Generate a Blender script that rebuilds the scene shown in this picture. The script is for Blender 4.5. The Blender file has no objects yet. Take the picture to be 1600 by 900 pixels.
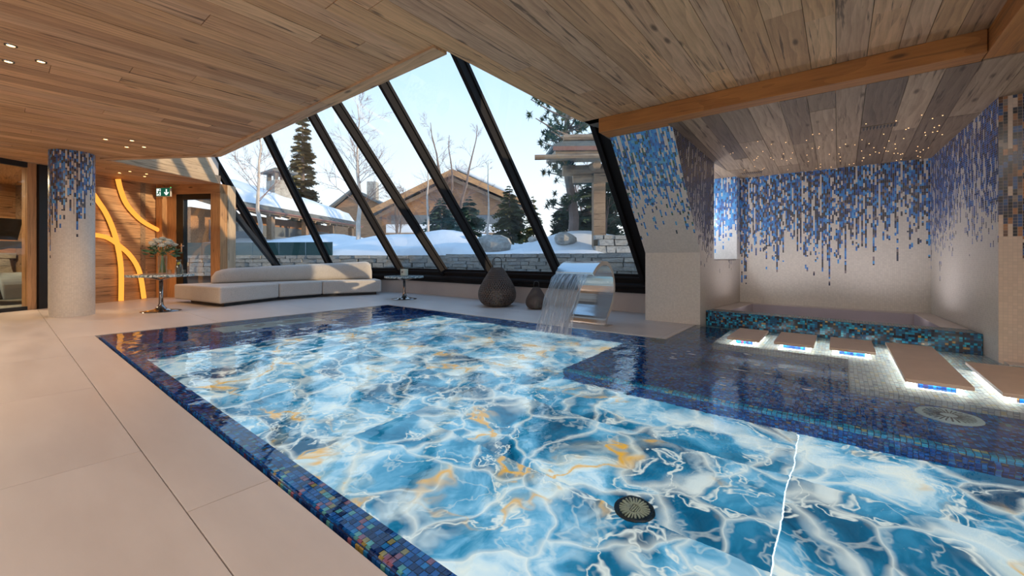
import bpy, math, random
from mathutils import Vector, Matrix, Quaternion
from bpy.types import NodeSocket
random.seed(7)
S = bpy.context.scene
COL = S.collection
# ------------------------------------------------------------------ camera, world, sun, exposure
cd = bpy.data.cameras.new('camera'); cam = bpy.data.objects.new('camera', cd); COL.objects.link(cam)
cam.location = (0, 0, 1.0); cam.rotation_euler = (math.radians(90), 0, math.radians(38.6))
cd.sensor_width = 36; cd.lens = 14.4; cd.shift_y = -0.03; cd.clip_start = 0.02; cd.clip_end = 400
S.camera = cam
S.view_settings.view_transform = 'Standard'; S.view_settings.look = 'None'
S.view_settings.exposure = 0.2; S.view_settings.gamma = 1.0; S.view_settings.use_curve_mapping = False

wd = bpy.data.worlds.new('sky'); S.world = wd; wd.use_nodes = True
wn = wd.node_tree; wn.nodes.clear()
wo = wn.nodes.new('ShaderNodeOutputWorld'); wb = wn.nodes.new('ShaderNodeBackground')
wt = wn.nodes.new('ShaderNodeTexCoord'); wx = wn.nodes.new('ShaderNodeSeparateXYZ'); wr = wn.nodes.new('ShaderNodeValToRGB')
wn.links.new(wt.outputs['Generated'], wx.inputs[0]); wn.links.new(wx.outputs['Z'], wr.inputs[0])
wr.color_ramp.elements[0].position = 0.0; wr.color_ramp.elements[0].color = (0.93, 0.90, 0.86, 1)
wr.color_ramp.elements[1].position = 0.75; wr.color_ramp.elements[1].color = (0.26, 0.47, 0.80, 1)
e = wr.color_ramp.elements.new(0.13); e.color = (0.84, 0.90, 0.97, 1)
e = wr.color_ramp.elements.new(0.40); e.color = (0.50, 0.69, 0.92, 1)
wn.links.new(wr.outputs[0], wb.inputs[0]); wb.inputs[1].default_value = 1.32
wn.links.new(wb.outputs[0], wo.inputs[0])

def lamp(name, kind, energy, color, loc, rot=None, **kw):
    d = bpy.data.lights.new(name, kind); d.energy = energy; d.color = color
    for k, v in kw.items(): setattr(d, k, v)
    o = bpy.data.objects.new(name, d); COL.objects.link(o); o.location = loc
    if rot is not None: o.rotation_euler = rot
    return o
sun = lamp('sun', 'SUN', 3.6, (1.0, 0.74, 0.48), (0, 0, 20), angle=0.015)
sun.rotation_euler = Vector((-0.85, -0.35, -0.135)).to_track_quat('-Z', 'Y').to_euler()
# unseen fill discs added under the ceiling, behind and around the camera
for i, (x, y) in enumerate([(-1.5, -1.6), (1.8, -0.6), (1.9, 2.2), (-4.5, -1.8), (-7.6, -1.6)]):
    lamp('room_fill', 'AREA', 38, (1.0, 0.88, 0.76), (x, y, 2.70), (0, 0, 0), shape='DISK', size=0.9)

# ------------------------------------------------------------------ helpers
V = Vector
def lk(o):
    COL.objects.link(o); return o
def tag(o, label=None, cat=None, group=None, kind=None):
    if label: o['label'] = label
    if cat: o['category'] = cat
    if group: o['group'] = group
    if kind: o['kind'] = kind
    return o
def thing(name, label=None, cat=None, loc=(0, 0, 0), rz=0.0, group=None, kind=None):
    o = lk(bpy.data.objects.new(name, None)); o.empty_display_size = 0.1
    o.location = loc; o.rotation_euler = (0, 0, rz)
    return tag(o, label, cat, group, kind)

class MB:
    def __init__(s): s.v = []; s.f = []; s.uv = []; s.mi = []
    def face(s, pts, uv=None, m=0):
        n = len(s.v); s.v += [tuple(p) for p in pts]; s.f.append(tuple(range(n, n + len(pts)))); s.uv.append(uv); s.mi.append(m)
    def add(s, vs, fs, m=0):
        n = len(s.v); s.v += [tuple(p) for p in vs]
        for f in fs: s.f.append(tuple(i + n for i in f)); s.uv.append(None); s.mi.append(m)
    def obox(s, c, ax, h, m=0):
        c = V(c); a, b, d = [V(q) for q in ax]
        vs = [c + a * (h[0] * i) + b * (h[1] * j) + d * (h[2] * k) for i in (-1, 1) for j in (-1, 1) for k in (-1, 1)]
        fs = [(0, 1, 3, 2), (4, 6, 7, 5), (0, 4, 5, 1), (2, 3, 7, 6), (0, 2, 6, 4), (1, 5, 7, 3)]
        if a.cross(b).dot(d) < 0: fs = [f[::-1] for f in fs]
        s.add(vs, fs, m)
    def box(s, x0, x1, y0, y1, z0, z1, m=0):
        s.obox(((x0 + x1) / 2, (y0 + y1) / 2, (z0 + z1) / 2), ((1, 0, 0), (0, 1, 0), (0, 0, 1)), (abs(x1 - x0) / 2, abs(y1 - y0) / 2, abs(z1 - z0) / 2), m)
    def beam(s, p, q, w, d, side=None, m=0):
        p, q = V(p), V(q); t = (q - p).normalized()
        if side is None: side = V((0, 0, 1)).cross(t); side = side if side.length > 1e-3 else V((1, 0, 0))
        side = V(side); side = (side - t * side.dot(t)).normalized(); n = t.cross(side)
        s.obox((p + q) / 2, (t, side, n), ((q - p).length / 2, w / 2, d / 2), m)
    def prism(s, poly, z0, z1, m=0):
        a = sum(poly[i][0] * poly[(i + 1) % len(poly)][1] - poly[(i + 1) % len(poly)][0] * poly[i][1] for i in range(len(poly)))
        if a < 0: poly = poly[::-1]
        n = len(poly)
        vs = [(p[0], p[1], z0) for p in poly] + [(p[0], p[1], z1) for p in poly]
        s.add(vs, [tuple(range(n))[::-1], tuple(range(n, 2 * n))] + [(i, (i + 1) % n, n + (i + 1) % n, n + i) for i in range(n)], m)
    def tube(s, pts, r, n=8, cap=True, m=0):
        pts = [V(p) for p in pts]; k = len(pts); rs = r if isinstance(r, (list, tuple)) else [r] * k
        t0 = (pts[1] - pts[0]).normalized(); up = V((0, 0, 1)) if abs(t0.z) < 0.9 else V((1, 0, 0))
        a = t0.cross(up).normalized(); vs = []
        for i, p in enumerate(pts):
            t = (pts[min(i + 1, k - 1)] - pts[max(i - 1, 0)]).normalized()
            a = (a - t * a.dot(t)); a = a.normalized() if a.length > 1e-6 else t.orthogonal().normalized(); b = t.cross(a)
            vs += [p + (a * math.cos(2 * math.pi * j / n) + b * math.sin(2 * math.pi * j / n)) * rs[i] for j in range(n)]
        fs = [(i * n + j, i * n + (j + 1) % n, (i + 1) * n + (j + 1) % n, (i + 1) * n + j) for i in range(k - 1) for j in range(n)]
        if cap: fs += [tuple(range(n))[::-1], tuple(range((k - 1) * n, k * n))]
        s.add(vs, fs, m)
    def lathe(s, prof, n=24, c=(0, 0, 0), m=0, cap=True):
        c = V(c); vs = []; k = len(prof)
        for r, z in prof: vs += [c + V((r * math.cos(2 * math.pi * j / n), r * math.sin(2 * math.pi * j / n), z)) for j in range(n)]
        fs = [(i * n + j, i * n + (j + 1) % n, (i + 1) * n + (j + 1) % n, (i + 1) * n + j) for i in range(k - 1) for j in range(n)]
        if cap and prof[0][0] > 1e-4: fs.append(tuple(range(n))[::-1])
        if cap and prof[-1][0] > 1e-4: fs.append(tuple(range((k - 1) * n, k * n)))
        s.add(vs, fs, m)
    def mesh(s, name, mats, smooth=False):
        me = bpy.data.meshes.new(name); me.from_pydata(s.v, [], s.f)
        for m in (mats if isinstance(mats, (list, tuple)) else [mats]): me.materials.append(m)
        if any(s.uv):
            ul = me.uv_layers.new(name='UVMap')
            for p, uv in zip(me.polygons, s.uv):
                if uv:
                    for li, q in zip(p.loop_indices, uv): ul.data[li].uv = q
        for p, mi in zip(me.polygons, s.mi): p.material_index = mi; p.use_smooth = bool(smooth)
        me.update(); return me
    def build(s, name, mats, parent=None, smooth=False, bevel=0.0, loc=None, seg=2):
        o = lk(bpy.data.objects.new(name, s.mesh(name, mats, smooth)))
        if parent is not None: o.parent = parent
        if loc is not None: o.location = loc
        if bevel:
            b = o.modifiers.new('bevel', 'BEVEL'); b.width = bevel; b.segments = seg; b.limit_method = 'ANGLE'
        if smooth and bevel == 0:
            pass
        return o
def bx(name, mat, parent, *a, bevel=0.0):
    m = MB(); m.box(*a); return m.build(name, mat, parent, bevel=bevel)

def clip(poly, a, b, c):            # keep a*x + b*y <= c
    out = []
    for i in range(len(poly)):
        p, q = poly[i], poly[(i + 1) % len(poly)]
        dp, dq = a * p[0] + b * p[1] - c, a * q[0] + b * q[1] - c
        if dp <= 0: out.append(p)
        if dp * dq < 0:
            t = dp / (dp - dq); out.append((p[0] + (q[0] - p[0]) * t, p[1] + (q[1] - p[1]) * t))
    return out

def planks(parent, org, u, v, poly, width, mat, lens=(2.2, 4.2), thick=0.02, name='plank', jit=0.004, gap=0.004):
    """boards along u laid side by side along v, filling the convex polygon (u,v); thick grows along +u x v"""
    org, u, v = V(org), V(u).normalized(), V(v).normalized(); n = u.cross(v)
    v0, v1 = min(p[1] for p in poly), max(p[1] for p in poly); u0, u1 = min(p[0] for p in poly), max(p[0] for p in poly)
    y = v0
    while y < v1 - 0.01:
        w = width * random.uniform(0.8, 1.25); ye = min(y + w, v1)
        if v1 - ye < width * 0.3: ye = v1
        x = u0 - random.uniform(0, 1) * (0 if u1 - u0 < lens[0] else lens[0])
        while x < u1:
            xe = x + random.uniform(*lens)
            pl = poly
            for (a, b, c) in ((-1, 0, -(x + gap / 2)), (1, 0, xe - gap / 2), (0, -1, -(y + gap / 2)), (0, 1, ye - gap / 2)): pl = clip(pl, a, b, c) if len(pl) > 2 else []
            if len(pl) > 2:
                cx, cy = sum(p[0] for p in pl) / len(pl), sum(p[1] for p in pl) / len(pl)
                if max(p[0] for p in pl) - min(p[0] for p in pl) > 0.02 and max(p[1] for p in pl) - min(p[1] for p in pl) > 0.01:
                    m = MB(); m.prism([(p[0] - cx, p[1] - cy) for p in pl], -thick, 0)
                    o = m.build(name, mat, parent)
                    c = org + u * cx + v * cy + n * random.uniform(-jit, 0)
                    M = Matrix((u, v, n)).transposed().to_4x4(); M.translation = c; o.matrix_local = M
            x = xe
        y = ye

# ------------------------------------------------------------------ node materials
class G:
    def __init__(s, name):
        s.m = bpy.data.materials.new(name); s.m.use_nodes = True; s.t = s.m.node_tree; s.t.nodes.clear()
        s.o = s.t.nodes.new('ShaderNodeOutputMaterial')
    def n(s, ty, ins={}, out=0, **pr):
        nd = s.t.nodes.new('ShaderNode' + ty)
        for k, v in pr.items(): setattr(nd, k, v)
        for k, v in ins.items():
            if isinstance(v, NodeSocket): s.t.links.new(v, nd.inputs[k])
            else:
                if isinstance(v, tuple) and len(v) == 3 and nd.inputs[k].type == 'RGBA': v = (*v, 1)
                nd.inputs[k].default_value = v
        return nd.outputs[out]
    def ma(s, op, a, b=0.0, c=0.0, clamp=False): return s.n('Math', {0: a, 1: b, 2: c}, operation=op, use_clamp=clamp)
    def vm(s, op, a, b=(0, 0, 0)): return s.n('VectorMath', {0: a, 1: b}, operation=op)
    def comb(s, x=0.0, y=0.0, z=0.0): return s.n('CombineXYZ', {0: x, 1: y, 2: z})
    def sep(s, v):
        nd = s.t.nodes.new('ShaderNodeSeparateXYZ'); s.t.links.new(v, nd.inputs[0]); return nd.outputs
    def ramp(s, f, st, interp='LINEAR'):
        nd = s.t.nodes.new('ShaderNodeValToRGB'); cr = nd.color_ramp; cr.interpolation = interp
        if len(st) == 1: st = [st[0], (1.0, st[0][1])]
        while len(cr.elements) < len(st): cr.elements.new(0.5)
        for el, (p, c) in zip(cr.elements, st):
            el.position = p; el.color = (*c, 1) if len(c) == 3 else c
        s.t.links.new(f, nd.inputs[0]); return nd.outputs[0]
    def mix(s, f, a, b, bt='MIX'): return s.n('Mix', {0: f, 6: a, 7: b}, 2, data_type='RGBA', blend_type=bt)
    def noise(s, v, scale=1.0, detail=3.0, rough=0.5, dist=0.0, out=0): return s.n('TexNoise', {'Vector': v, 'Scale': scale, 'Detail': detail, 'Roughness': rough, 'Distortion': dist}, out)
    def white(s, v): return s.n('TexWhiteNoise', {'Vector': v}, 0, noise_dimensions='3D')
    def bump(s, h, strength=0.3, dist=0.01): return s.n('Bump', {'Height': h, 'Strength': strength, 'Distance': dist})
    def pbr(s, **k):
        return s.n('BsdfPrincipled', {a.replace('_', ' '): b for a, b in k.items()})
    def done(s, sh): s.t.links.new(sh, s.o.inputs[0]); return s.m

def plain(name, col, rough=0.5, metal=0.0, var=0.06, scale=8.0, bump=0.0, **k):
    g = G(name); co = g.n('TexCoord', out=3)
    f = g.noise(co, scale, 4)
    c = g.mix(f, tuple(x * (1 - var * 2) for x in col), tuple(min(1, x * (1 + var * 2)) for x in col))
    kw = dict(Base_Color=c, Roughness=rough, Metallic=metal)
    if bump: kw['Normal'] = g.bump(f, bump, 0.005)
    for a, b in k.items(): kw[a] = b
    return g.done(g.pbr(**kw))
def emit(name, col, st):
    g = G(name); return g.done(g.n('Emission', {0: col, 1: st}))

def wood(name, tones, grain=0.75, rough=0.6, dark=(0.06, 0.03, 0.015), grey=0.0, crack=1.0):
    g = G(name); co = g.n('TexCoord', out=3); rnd = g.n('ObjectInfo', out=5)
    off = g.comb(g.ma('MULTIPLY', rnd, 37.1), g.ma('MULTIPLY', rnd, 91.7), g.ma('MULTIPLY', rnd, 13.3))
    v = g.vm('ADD', co, off)
    wp = g.vm('SUBTRACT', g.n('TexNoise', {'Vector': g.vm('MULTIPLY', v, (0.9, 3.0, 3.0)), 'Scale': 1.0, 'Detail': 2.0}, 1), (0.5, 0.5, 0.5))
    v1 = g.vm('ADD', g.vm('MULTIPLY', v, (0.35, 5.0, 5.0)), g.vm('MULTIPLY', wp, (0.0, 1.5, 1.5)))
    w = g.n('TexWave', {'Vector': v1, 'Scale': 0.85, 'Distortion': 2.5, 'Detail': 3.0, 'Detail Scale': 1.2, 'Detail Roughness': 0.6}, 1, wave_type='BANDS', bands_direction='Y', wave_profile='SAW')
    fine = g.noise(g.vm('MULTIPLY', v, (2.0, 45.0, 45.0)), 1.0, 4, 0.7)
    broad = g.noise(g.vm('MULTIPLY', v, (1.2, 5.0, 5.0)), 1.0, 5, 0.65, 0.4)
    pat = g.ma('ADD', g.ma('MULTIPLY', w, 0.14), g.ma('ADD', g.ma('MULTIPLY', fine, 0.42), g.ma('MULTIPLY', broad, 0.48)))
    tone = g.ramp(g.ma('FRACT', g.ma('MULTIPLY', rnd, 7.77)), [(i / max(1, len(tones) - 1), t) for i, t in enumerate(tones)])
    sh = g.ramp(pat, [(0.30, (0.36, 0.30, 0.26)), (0.46, (0.74, 0.70, 0.66)), (0.62, (1.05, 1.04, 1.0)), (0.8, (1.25, 1.22, 1.15))])
    c = g.mix(grain, tone, g.mix(1.0, tone, sh, 'MULTIPLY'))
    kn = g.n('TexVoronoi', {'Vector': g.vm('MULTIPLY', v, (1.6, 5.0, 5.0)), 'Scale': 1.0}, 0)
    c = g.mix(g.ma('MULTIPLY', g.ramp(kn, [(0.05, (1, 1, 1)), (0.13, (0, 0, 0))]), 0.75), c, dark)
    ck = g.noise(g.vm('MULTIPLY', v, (1.1, 24.0, 24.0)), 1.0, 4, 0.6, 0.6)
    c = g.mix(g.ma('MULTIPLY', g.ramp(ck, [(0.585, (0, 0, 0)), (0.66, (1, 1, 1))]), 0.75 * crack), c, dark)
    return g.done(g.pbr(Base_Color=c, Roughness=rough, Normal=g.bump(pat, 0.35, 0.006)))

BLUES = [(0.0, (0.008, 0.012, 0.05)), (0.17, (0.008, 0.13, 0.50)), (0.36, (0.012, 0.25, 0.72)), (0.50, (0.028, 0.017, 0.018)), (0.64, (0.23, 0.17, 0.17)), (0.74, (0.05, 0.36, 0.80)), (0.83, (0.015, 0.05, 0.20)), (0.93, (0.015, 0.014, 0.02))]
def drip(name, tile=0.022, top=2.6, mean=0.75, spread=0.6, fade=0.45, dens=0.9, cols=BLUES, base=(0.74, 0.68, 0.61), seed=0.0, lf=1.3):
    """mosaic wall: cream tiles with runs of coloured tiles hanging from the top; UV in metres"""
    g = G(name); uv = g.n('TexCoord', out=2); x, y, _ = g.sep(uv)
    fx, fy = g.ma('DIVIDE', x, tile), g.ma('DIVIDE', y, tile); ix, iy = g.ma('FLOOR', fx), g.ma('FLOOR', fy)
    wc = g.white(g.comb(ix, seed, 3.1)); wc2 = g.white(g.comb(ix, seed, 8.7))
    lo = g.n('TexNoise', {'W': g.ma('ADD', g.ma('MULTIPLY', ix, tile * lf), seed), 'Scale': 1.0, 'Detail': 2.0}, 0, noise_dimensions='1D')
    ln = g.ma('ADD', g.ma('MULTIPLY', g.ma('SUBTRACT', lo, 0.5), spread * 2.2), g.ma('MULTIPLY', g.ma('POWER', wc, 2.2), spread * 0.8))
    end = g.ma('SUBTRACT', top - mean, ln)
    p = g.ma('MULTIPLY', g.ma('DIVIDE', g.ma('SUBTRACT', g.ma('MULTIPLY', iy, tile), end), fade, clamp=True), dens)
    p = g.ma('MULTIPLY', p, g.ma('ADD', 0.38, g.ma('MULTIPLY', wc2, 0.95)))
    run = g.white(g.comb(ix, g.ma('FLOOR', g.ma('DIVIDE', g.ma('ADD', iy, g.ma('MULTIPLY', wc, 9.0)), 3.0)), 1.7 + seed))
    sel = g.ma('LESS_THAN', run, p)
    ci = g.white(g.comb(ix, g.ma('FLOOR', g.ma('DIVIDE', g.ma('ADD', iy, g.ma('MULTIPLY', wc2, 5.0)), 2.0)), 5.5 + seed))
    col = g.ramp(ci, cols, 'CONSTANT')
    jit = g.white(g.comb(ix, iy, 9.9))
    bs = g.mix(jit, tuple(c * 0.93 for c in base), tuple(min(1, c * 1.05) for c in base))
    c = g.mix(sel, bs, g.mix(g.ma('MULTIPLY', jit, 0.10), col, (0.3, 0.4, 0.55)))
    ex, ey = g.ma('ABSOLUTE', g.ma('SUBTRACT', g.ma('FRACT', fx), 0.5)), g.ma('ABSOLUTE', g.ma('SUBTRACT', g.ma('FRACT', fy), 0.5))
    gr = g.ma('GREATER_THAN', g.ma('MAXIMUM', ex, ey), 0.445)
    c = g.mix(g.ma('MULTIPLY', gr, g.ma('SUBTRACT', 1.0, g.ma('MULTIPLY', sel, 0.45))), c, tuple(b * 0.82 for b in base))
    return g.done(g.pbr(Base_Color=c, Roughness=g.ma('ADD', 0.25, g.ma('MULTIPLY', gr, 0.5)), Normal=g.bump(g.ma('ADD', g.ma('MULTIPLY', gr, -1.0), g.ma('MULTIPLY', jit, 0.25)), 0.25, 0.003)))

def mosaic(name, cols, tile=0.025, grout=(0.015, 0.02, 0.05), rough=0.18, spark=0.0):
    g = G(name); geo = g.t.nodes.new('ShaderNodeNewGeometry')
    p = g.vm('ADD', g.vm('SCALE', geo.outputs['Position']), (0, 0, 0))
    sc = g.t.nodes.new('ShaderNodeVectorMath'); sc.operation = 'SCALE'; g.t.links.new(geo.outputs['Position'], sc.inputs[0]); sc.inputs['Scale'].default_value = 1.0 / tile
    q = g.vm('ADD', sc.outputs[0], (0.31, 0.37, 0.29))
    cell = g.vm('FLOOR', q); fr = g.vm('SUBTRACT', g.vm('FRACTION', q), (0.5, 0.5, 0.5)); fa = g.vm('ABSOLUTE', fr)
    na = g.vm('ABSOLUTE', geo.outputs['True Normal']); w = g.vm('SUBTRACT', (1, 1, 1), na)
    e = g.sep(g.vm('MULTIPLY', fa, w))
    gr = g.ma('GREATER_THAN', g.ma('MAXIMUM', g.ma('MAXIMUM', e[0], e[1]), e[2]), 0.43)
    nm = g.vm('MULTIPLY', cell, w); r = g.white(g.vm('ADD', nm, (0.5, 0.5, 0.5))); r2 = g.white(g.vm('ADD', nm, (7.5, 3.5, 1.5)))
    c = g.ramp(r, cols, 'CONSTANT'); c = g.mix(g.ma('MULTIPLY', r2, 0.35), c, (0.02, 0.05, 0.12))
    c = g.mix(gr, c, grout)
    return g.done(g.pbr(Base_Color=c, Roughness=g.ma('ADD', rough, g.ma('MULTIPLY', gr, 0.4)), Normal=g.bump(g.ma('ADD', g.ma('MULTIPLY', r2, 0.5), g.ma('MULTIPLY', gr, -1.0)), 0.2, 0.002)))

M = {}
WARM = [(0.74, 0.44, 0.22), (0.56, 0.32, 0.16), (0.84, 0.54, 0.30), (0.46, 0.26, 0.14), (0.76, 0.45, 0.24), (0.62, 0.40, 0.25), (0.70, 0.40, 0.19)]
M['ceil'] = wood('reclaimed_board', WARM)
M['alc'] = wood('greyed_board', [(0.36, 0.25, 0.165), (0.48, 0.345, 0.235), (0.17, 0.115, 0.08), (0.52, 0.37, 0.25), (0.25, 0.17, 0.115), (0.42, 0.30, 0.20), (0.20, 0.135, 0.09)])
M['beam'] = wood('orange_beam', [(0.52, 0.205, 0.05)], grain=0.7, crack=0.5)
M['post'] = wood('post_timber', [(0.600, 0.324, 0.144)], grain=0.7, crack=0.5)
M['wallwood'] = wood('wall_board', [(0.598, 0.338, 0.169), (0.468, 0.260, 0.130), (0.676, 0.403, 0.208), (0.520, 0.312, 0.169)])
M['pale'] = wood('pale_board', [(0.66, 0.50, 0.34), (0.60, 0.44, 0.29)], grain=0.55)
M['outwood'] = wood('weathered_timber', [(0.40, 0.27, 0.17), (0.33, 0.22, 0.14)], grain=0.6)
M['chaletwood'] = wood('chalet_timber', [(0.46, 0.24, 0.12), (0.38, 0.20, 0.10)], grain=0.6)
M['dark'] = plain('bronze_frame', (0.016, 0.0135, 0.014), 0.6, 0.0, Specular_IOR_Level=0.12)
M['black'] = plain('black_frame', (0.012, 0.011, 0.011), 0.4)
M['white'] = plain('white_plaster', (0.72, 0.64, 0.58), 0.6)
M['roof'] = plain('roof_deck', (0.2, 0.17, 0.15), 0.9)
g = G('limestone_slab'); co = g.n('TexCoord', out=3); ri = g.n('ObjectInfo', out=5)
a = g.noise(g.vm('MULTIPLY', g.vm('ADD', co, g.comb(g.ma('MULTIPLY', ri, 31.0), g.ma('MULTIPLY', ri, 17.0), 0.0)), (0.8, 3.0, 1.0)), 1.4, 5, 0.6)
M['stonefloor'] = g.done(g.pbr(Base_Color=g.ramp(a, [(0.3, (0.55, 0.475, 0.435)), (0.7, (0.63, 0.55, 0.505))]), Roughness=g.ramp(a, [(0.3, (0.34,) * 3), (0.7, (0.44,) * 3)]), Normal=g.bump(a, 0.05, 0.004)))
M['grout'] = plain('floor_grout', (0.72, 0.65, 0.60), 0.8)
M['paver'] = plain('stepping_slab', (0.60, 0.44, 0.335), 0.45)
M['drip'] = drip('mosaic_back_wall', top=2.44, mean=1.15, spread=0.85, fade=0.5, dens=1.05, seed=0.0)
M['dripr'] = drip('mosaic_right_wall', top=2.6, mean=1.4, spread=0.6, fade=0.9, dens=1.2, seed=21.0, cols=[(0.0, (0.012, 0.03, 0.12)), (0.25, (0.02, 0.08, 0.34)), (0.55, (0.04, 0.17, 0.52)), (0.75, (0.16, 0.16, 0.28)), (0.9, (0.02, 0.03, 0.09))])
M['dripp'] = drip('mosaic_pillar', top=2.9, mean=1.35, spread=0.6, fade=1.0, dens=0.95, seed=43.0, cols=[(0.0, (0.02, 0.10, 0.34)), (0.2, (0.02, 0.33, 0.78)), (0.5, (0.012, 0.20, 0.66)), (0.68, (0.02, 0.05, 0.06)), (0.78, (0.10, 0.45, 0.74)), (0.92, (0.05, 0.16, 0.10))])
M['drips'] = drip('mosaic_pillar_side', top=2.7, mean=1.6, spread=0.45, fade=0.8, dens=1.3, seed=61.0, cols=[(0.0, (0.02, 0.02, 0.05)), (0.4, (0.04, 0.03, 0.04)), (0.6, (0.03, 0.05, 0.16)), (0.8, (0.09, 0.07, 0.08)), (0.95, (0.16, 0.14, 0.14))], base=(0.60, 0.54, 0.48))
M['dripn'] = drip('mosaic_niche', top=2.6, mean=1.25, spread=0.4, fade=0.4, dens=1.0, seed=77.0, cols=[(0.0, (0.02, 0.10, 0.40)), (0.3, (0.03, 0.28, 0.75)), (0.7, (0.06, 0.42, 0.85)), (0.9, (0.02, 0.04, 0.12))], base=(0.78, 0.76, 0.74))
M['dripe'] = drip('mosaic_end_wall', tile=0.03, top=2.42, mean=1.2, spread=0.35, fade=0.35, dens=1.0, seed=91.0, cols=[(0.0, (0.015, 0.012, 0.014)), (0.4, (0.03, 0.04, 0.09)), (0.58, (0.16, 0.07, 0.03)), (0.7, (0.03, 0.09, 0.24)), (0.82, (0.40, 0.16, 0.05)), (0.93, (0.25, 0.19, 0.15))], base=(0.68, 0.52, 0.40))
M['dripc'] = drip('mosaic_column', tile=0.024, top=2.8, mean=1.0, spread=0.8, fade=0.3, dens=1.05, seed=5.0)
POOLC = [(0.0, (0.004, 0.03, 0.18)), (0.22, (0.006, 0.085, 0.42)), (0.50, (0.008, 0.17, 0.66)), (0.74, (0.012, 0.32, 0.82)), (0.86, (0.03, 0.02, 0.10)), (0.93, (0.03, 0.28, 0.42)), (0.965, (0.30, 0.19, 0.06)), (0.985, (0.22, 0.04, 0.10))]
M['pool'] = mosaic('pool_mosaic', POOLC, 0.025)
M['spa'] = mosaic('spa_mosaic', [(0.0, (0.010, 0.012, 0.02)), (0.32, (0.012, 0.12, 0.26)), (0.58, (0.015, 0.30, 0.52)), (0.76, (0.05, 0.025, 0.02)), (0.86, (0.03, 0.48, 0.68)), (0.96, (0.55, 0.33, 0.09))], 0.026, grout=(0.008, 0.008, 0.01))
M['trimm'] = mosaic('ledge_trim_mosaic', [(0.0, (0.02, 0.45, 0.80)), (0.4, (0.05, 0.65, 0.88)), (0.7, (0.01, 0.22, 0.50)), (0.9, (0.7, 0.65, 0.3))], 0.03)
M['pearl'] = mosaic('pearl_mosaic', [(0.0, (0.86, 0.80, 0.74)), (0.3, (0.92, 0.88, 0.82)), (0.60, (0.78, 0.76, 0.76)), (0.76, (0.92, 0.72, 0.40)), (0.85, (0.62, 0.80, 0.84)), (0.93, (0.45, 0.42, 0.48))], 0.028, grout=(0.32, 0.29, 0.28))
M['tub'] = plain('spa_basin', (0.05, 0.035, 0.14), 0.4)

# backlit onyx: the sheets themselves give off light
g = G('backlit_onyx'); geo = g.n('NewGeometry'); ri = g.n('ObjectInfo', out=5)
p0 = g.vm('ADD', geo, g.comb(g.ma('MULTIPLY', ri, 40.0), g.ma('MULTIPLY', ri, 23.0), 0.0))
w1 = g.vm('SUBTRACT', g.n('TexNoise', {'Vector': p0, 'Scale': 1.25, 'Detail': 3.0, 'Roughness': 0.5}, 1), (0.5, 0.5, 0.5))
p1 = g.vm('ADD', p0, g.vm('MULTIPLY', w1, (1.0, 1.0, 0.2)))
big = g.noise(p1, 1.5, 6, 0.58, 0.4); small = g.noise(p1, 5.0, 5, 0.6, 0.6)
cid = g.sep(g.n('TexVoronoi', {'Vector': p1, 'Scale': 2.0}, 1))[0]
edge = g.n('TexVoronoi', {'Vector': p1, 'Scale': 2.0}, 0, feature='DISTANCE_TO_EDGE')
f = g.ma('ADD', g.ma('MULTIPLY', big, 0.95), g.ma('ADD', g.ma('MULTIPLY', small, 0.22), g.ma('MULTIPLY', cid, 0.16)))
c = g.ramp(f, [(0.50, (0.003, 0.065, 0.14)), (0.60, (0.010, 0.16, 0.30)), (0.68, (0.05, 0.29, 0.48)), (0.75, (0.20, 0.48, 0.68)), (0.81, (0.60, 0.76, 0.84)), (0.90, (0.93, 0.93, 0.84))])
def vein(n_, w_): return g.ramp(g.ma('ABSOLUTE', g.ma('SUBTRACT', n_, 0.5)), [(0.0, (1,) * 3), (w_ * 0.35, (0.7,) * 3), (w_, (0,) * 3)])
v1 = vein(g.noise(g.vm('ADD', p1, (5.2, 1.3, 0.0)), 1.1, 5, 0.6), 0.010); v2 = vein(g.noise(g.vm('ADD', p0, (9.2, 7.3, 0.0)), 2.2, 4, 0.6, 0.3), 0.016)
pch = g.ramp(g.noise(g.vm('ADD', p1, (3.9, 8.8, 0.0)), 2.3, 4, 0.55), [(0.53, (0,) * 3), (0.66, (1,) * 3)])
v3 = g.ramp(edge, [(0.0, (0.9,) * 3), (0.02, (0.5,) * 3), (0.06, (0,) * 3)])
c = g.mix(g.ma('MULTIPLY', pch, 0.72), c, (0.80, 0.88, 0.88))
c = g.mix(g.ma('MAXIMUM', g.ma('MULTIPLY', v1, 0.85), g.ma('MAXIMUM', g.ma('MULTIPLY', v2, 0.35), g.ma('MULTIPLY', v3, 0.75))), c, (0.93, 0.91, 0.82))
gn = g.noise(g.vm('ADD', p1, (1.7, 4.4, 0.0)), 1.05, 4, 0.55)
gm = g.ma('MULTIPLY', vein(gn, 0.016), g.ramp(g.noise(p0, 1.0, 2), [(0.50, (0,) * 3), (0.58, (1.0,) * 3)]))
gh = g.ma('MULTIPLY', vein(gn, 0.05), g.ramp(g.noise(p0, 1.0, 2), [(0.50, (0,) * 3), (0.58, (0.35,) * 3)]))
c = g.mix(gh, c, (0.90, 0.74, 0.42))
c = g.mix(gm, c, (0.88, 0.44, 0.05))
M['onyx'] = g.done(g.n('Emission', {0: c, 1: 0.85}))
M['seam'] = emit('light_bed_glow', (0.80, 0.93, 1.0, 1), 1.5)

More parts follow.
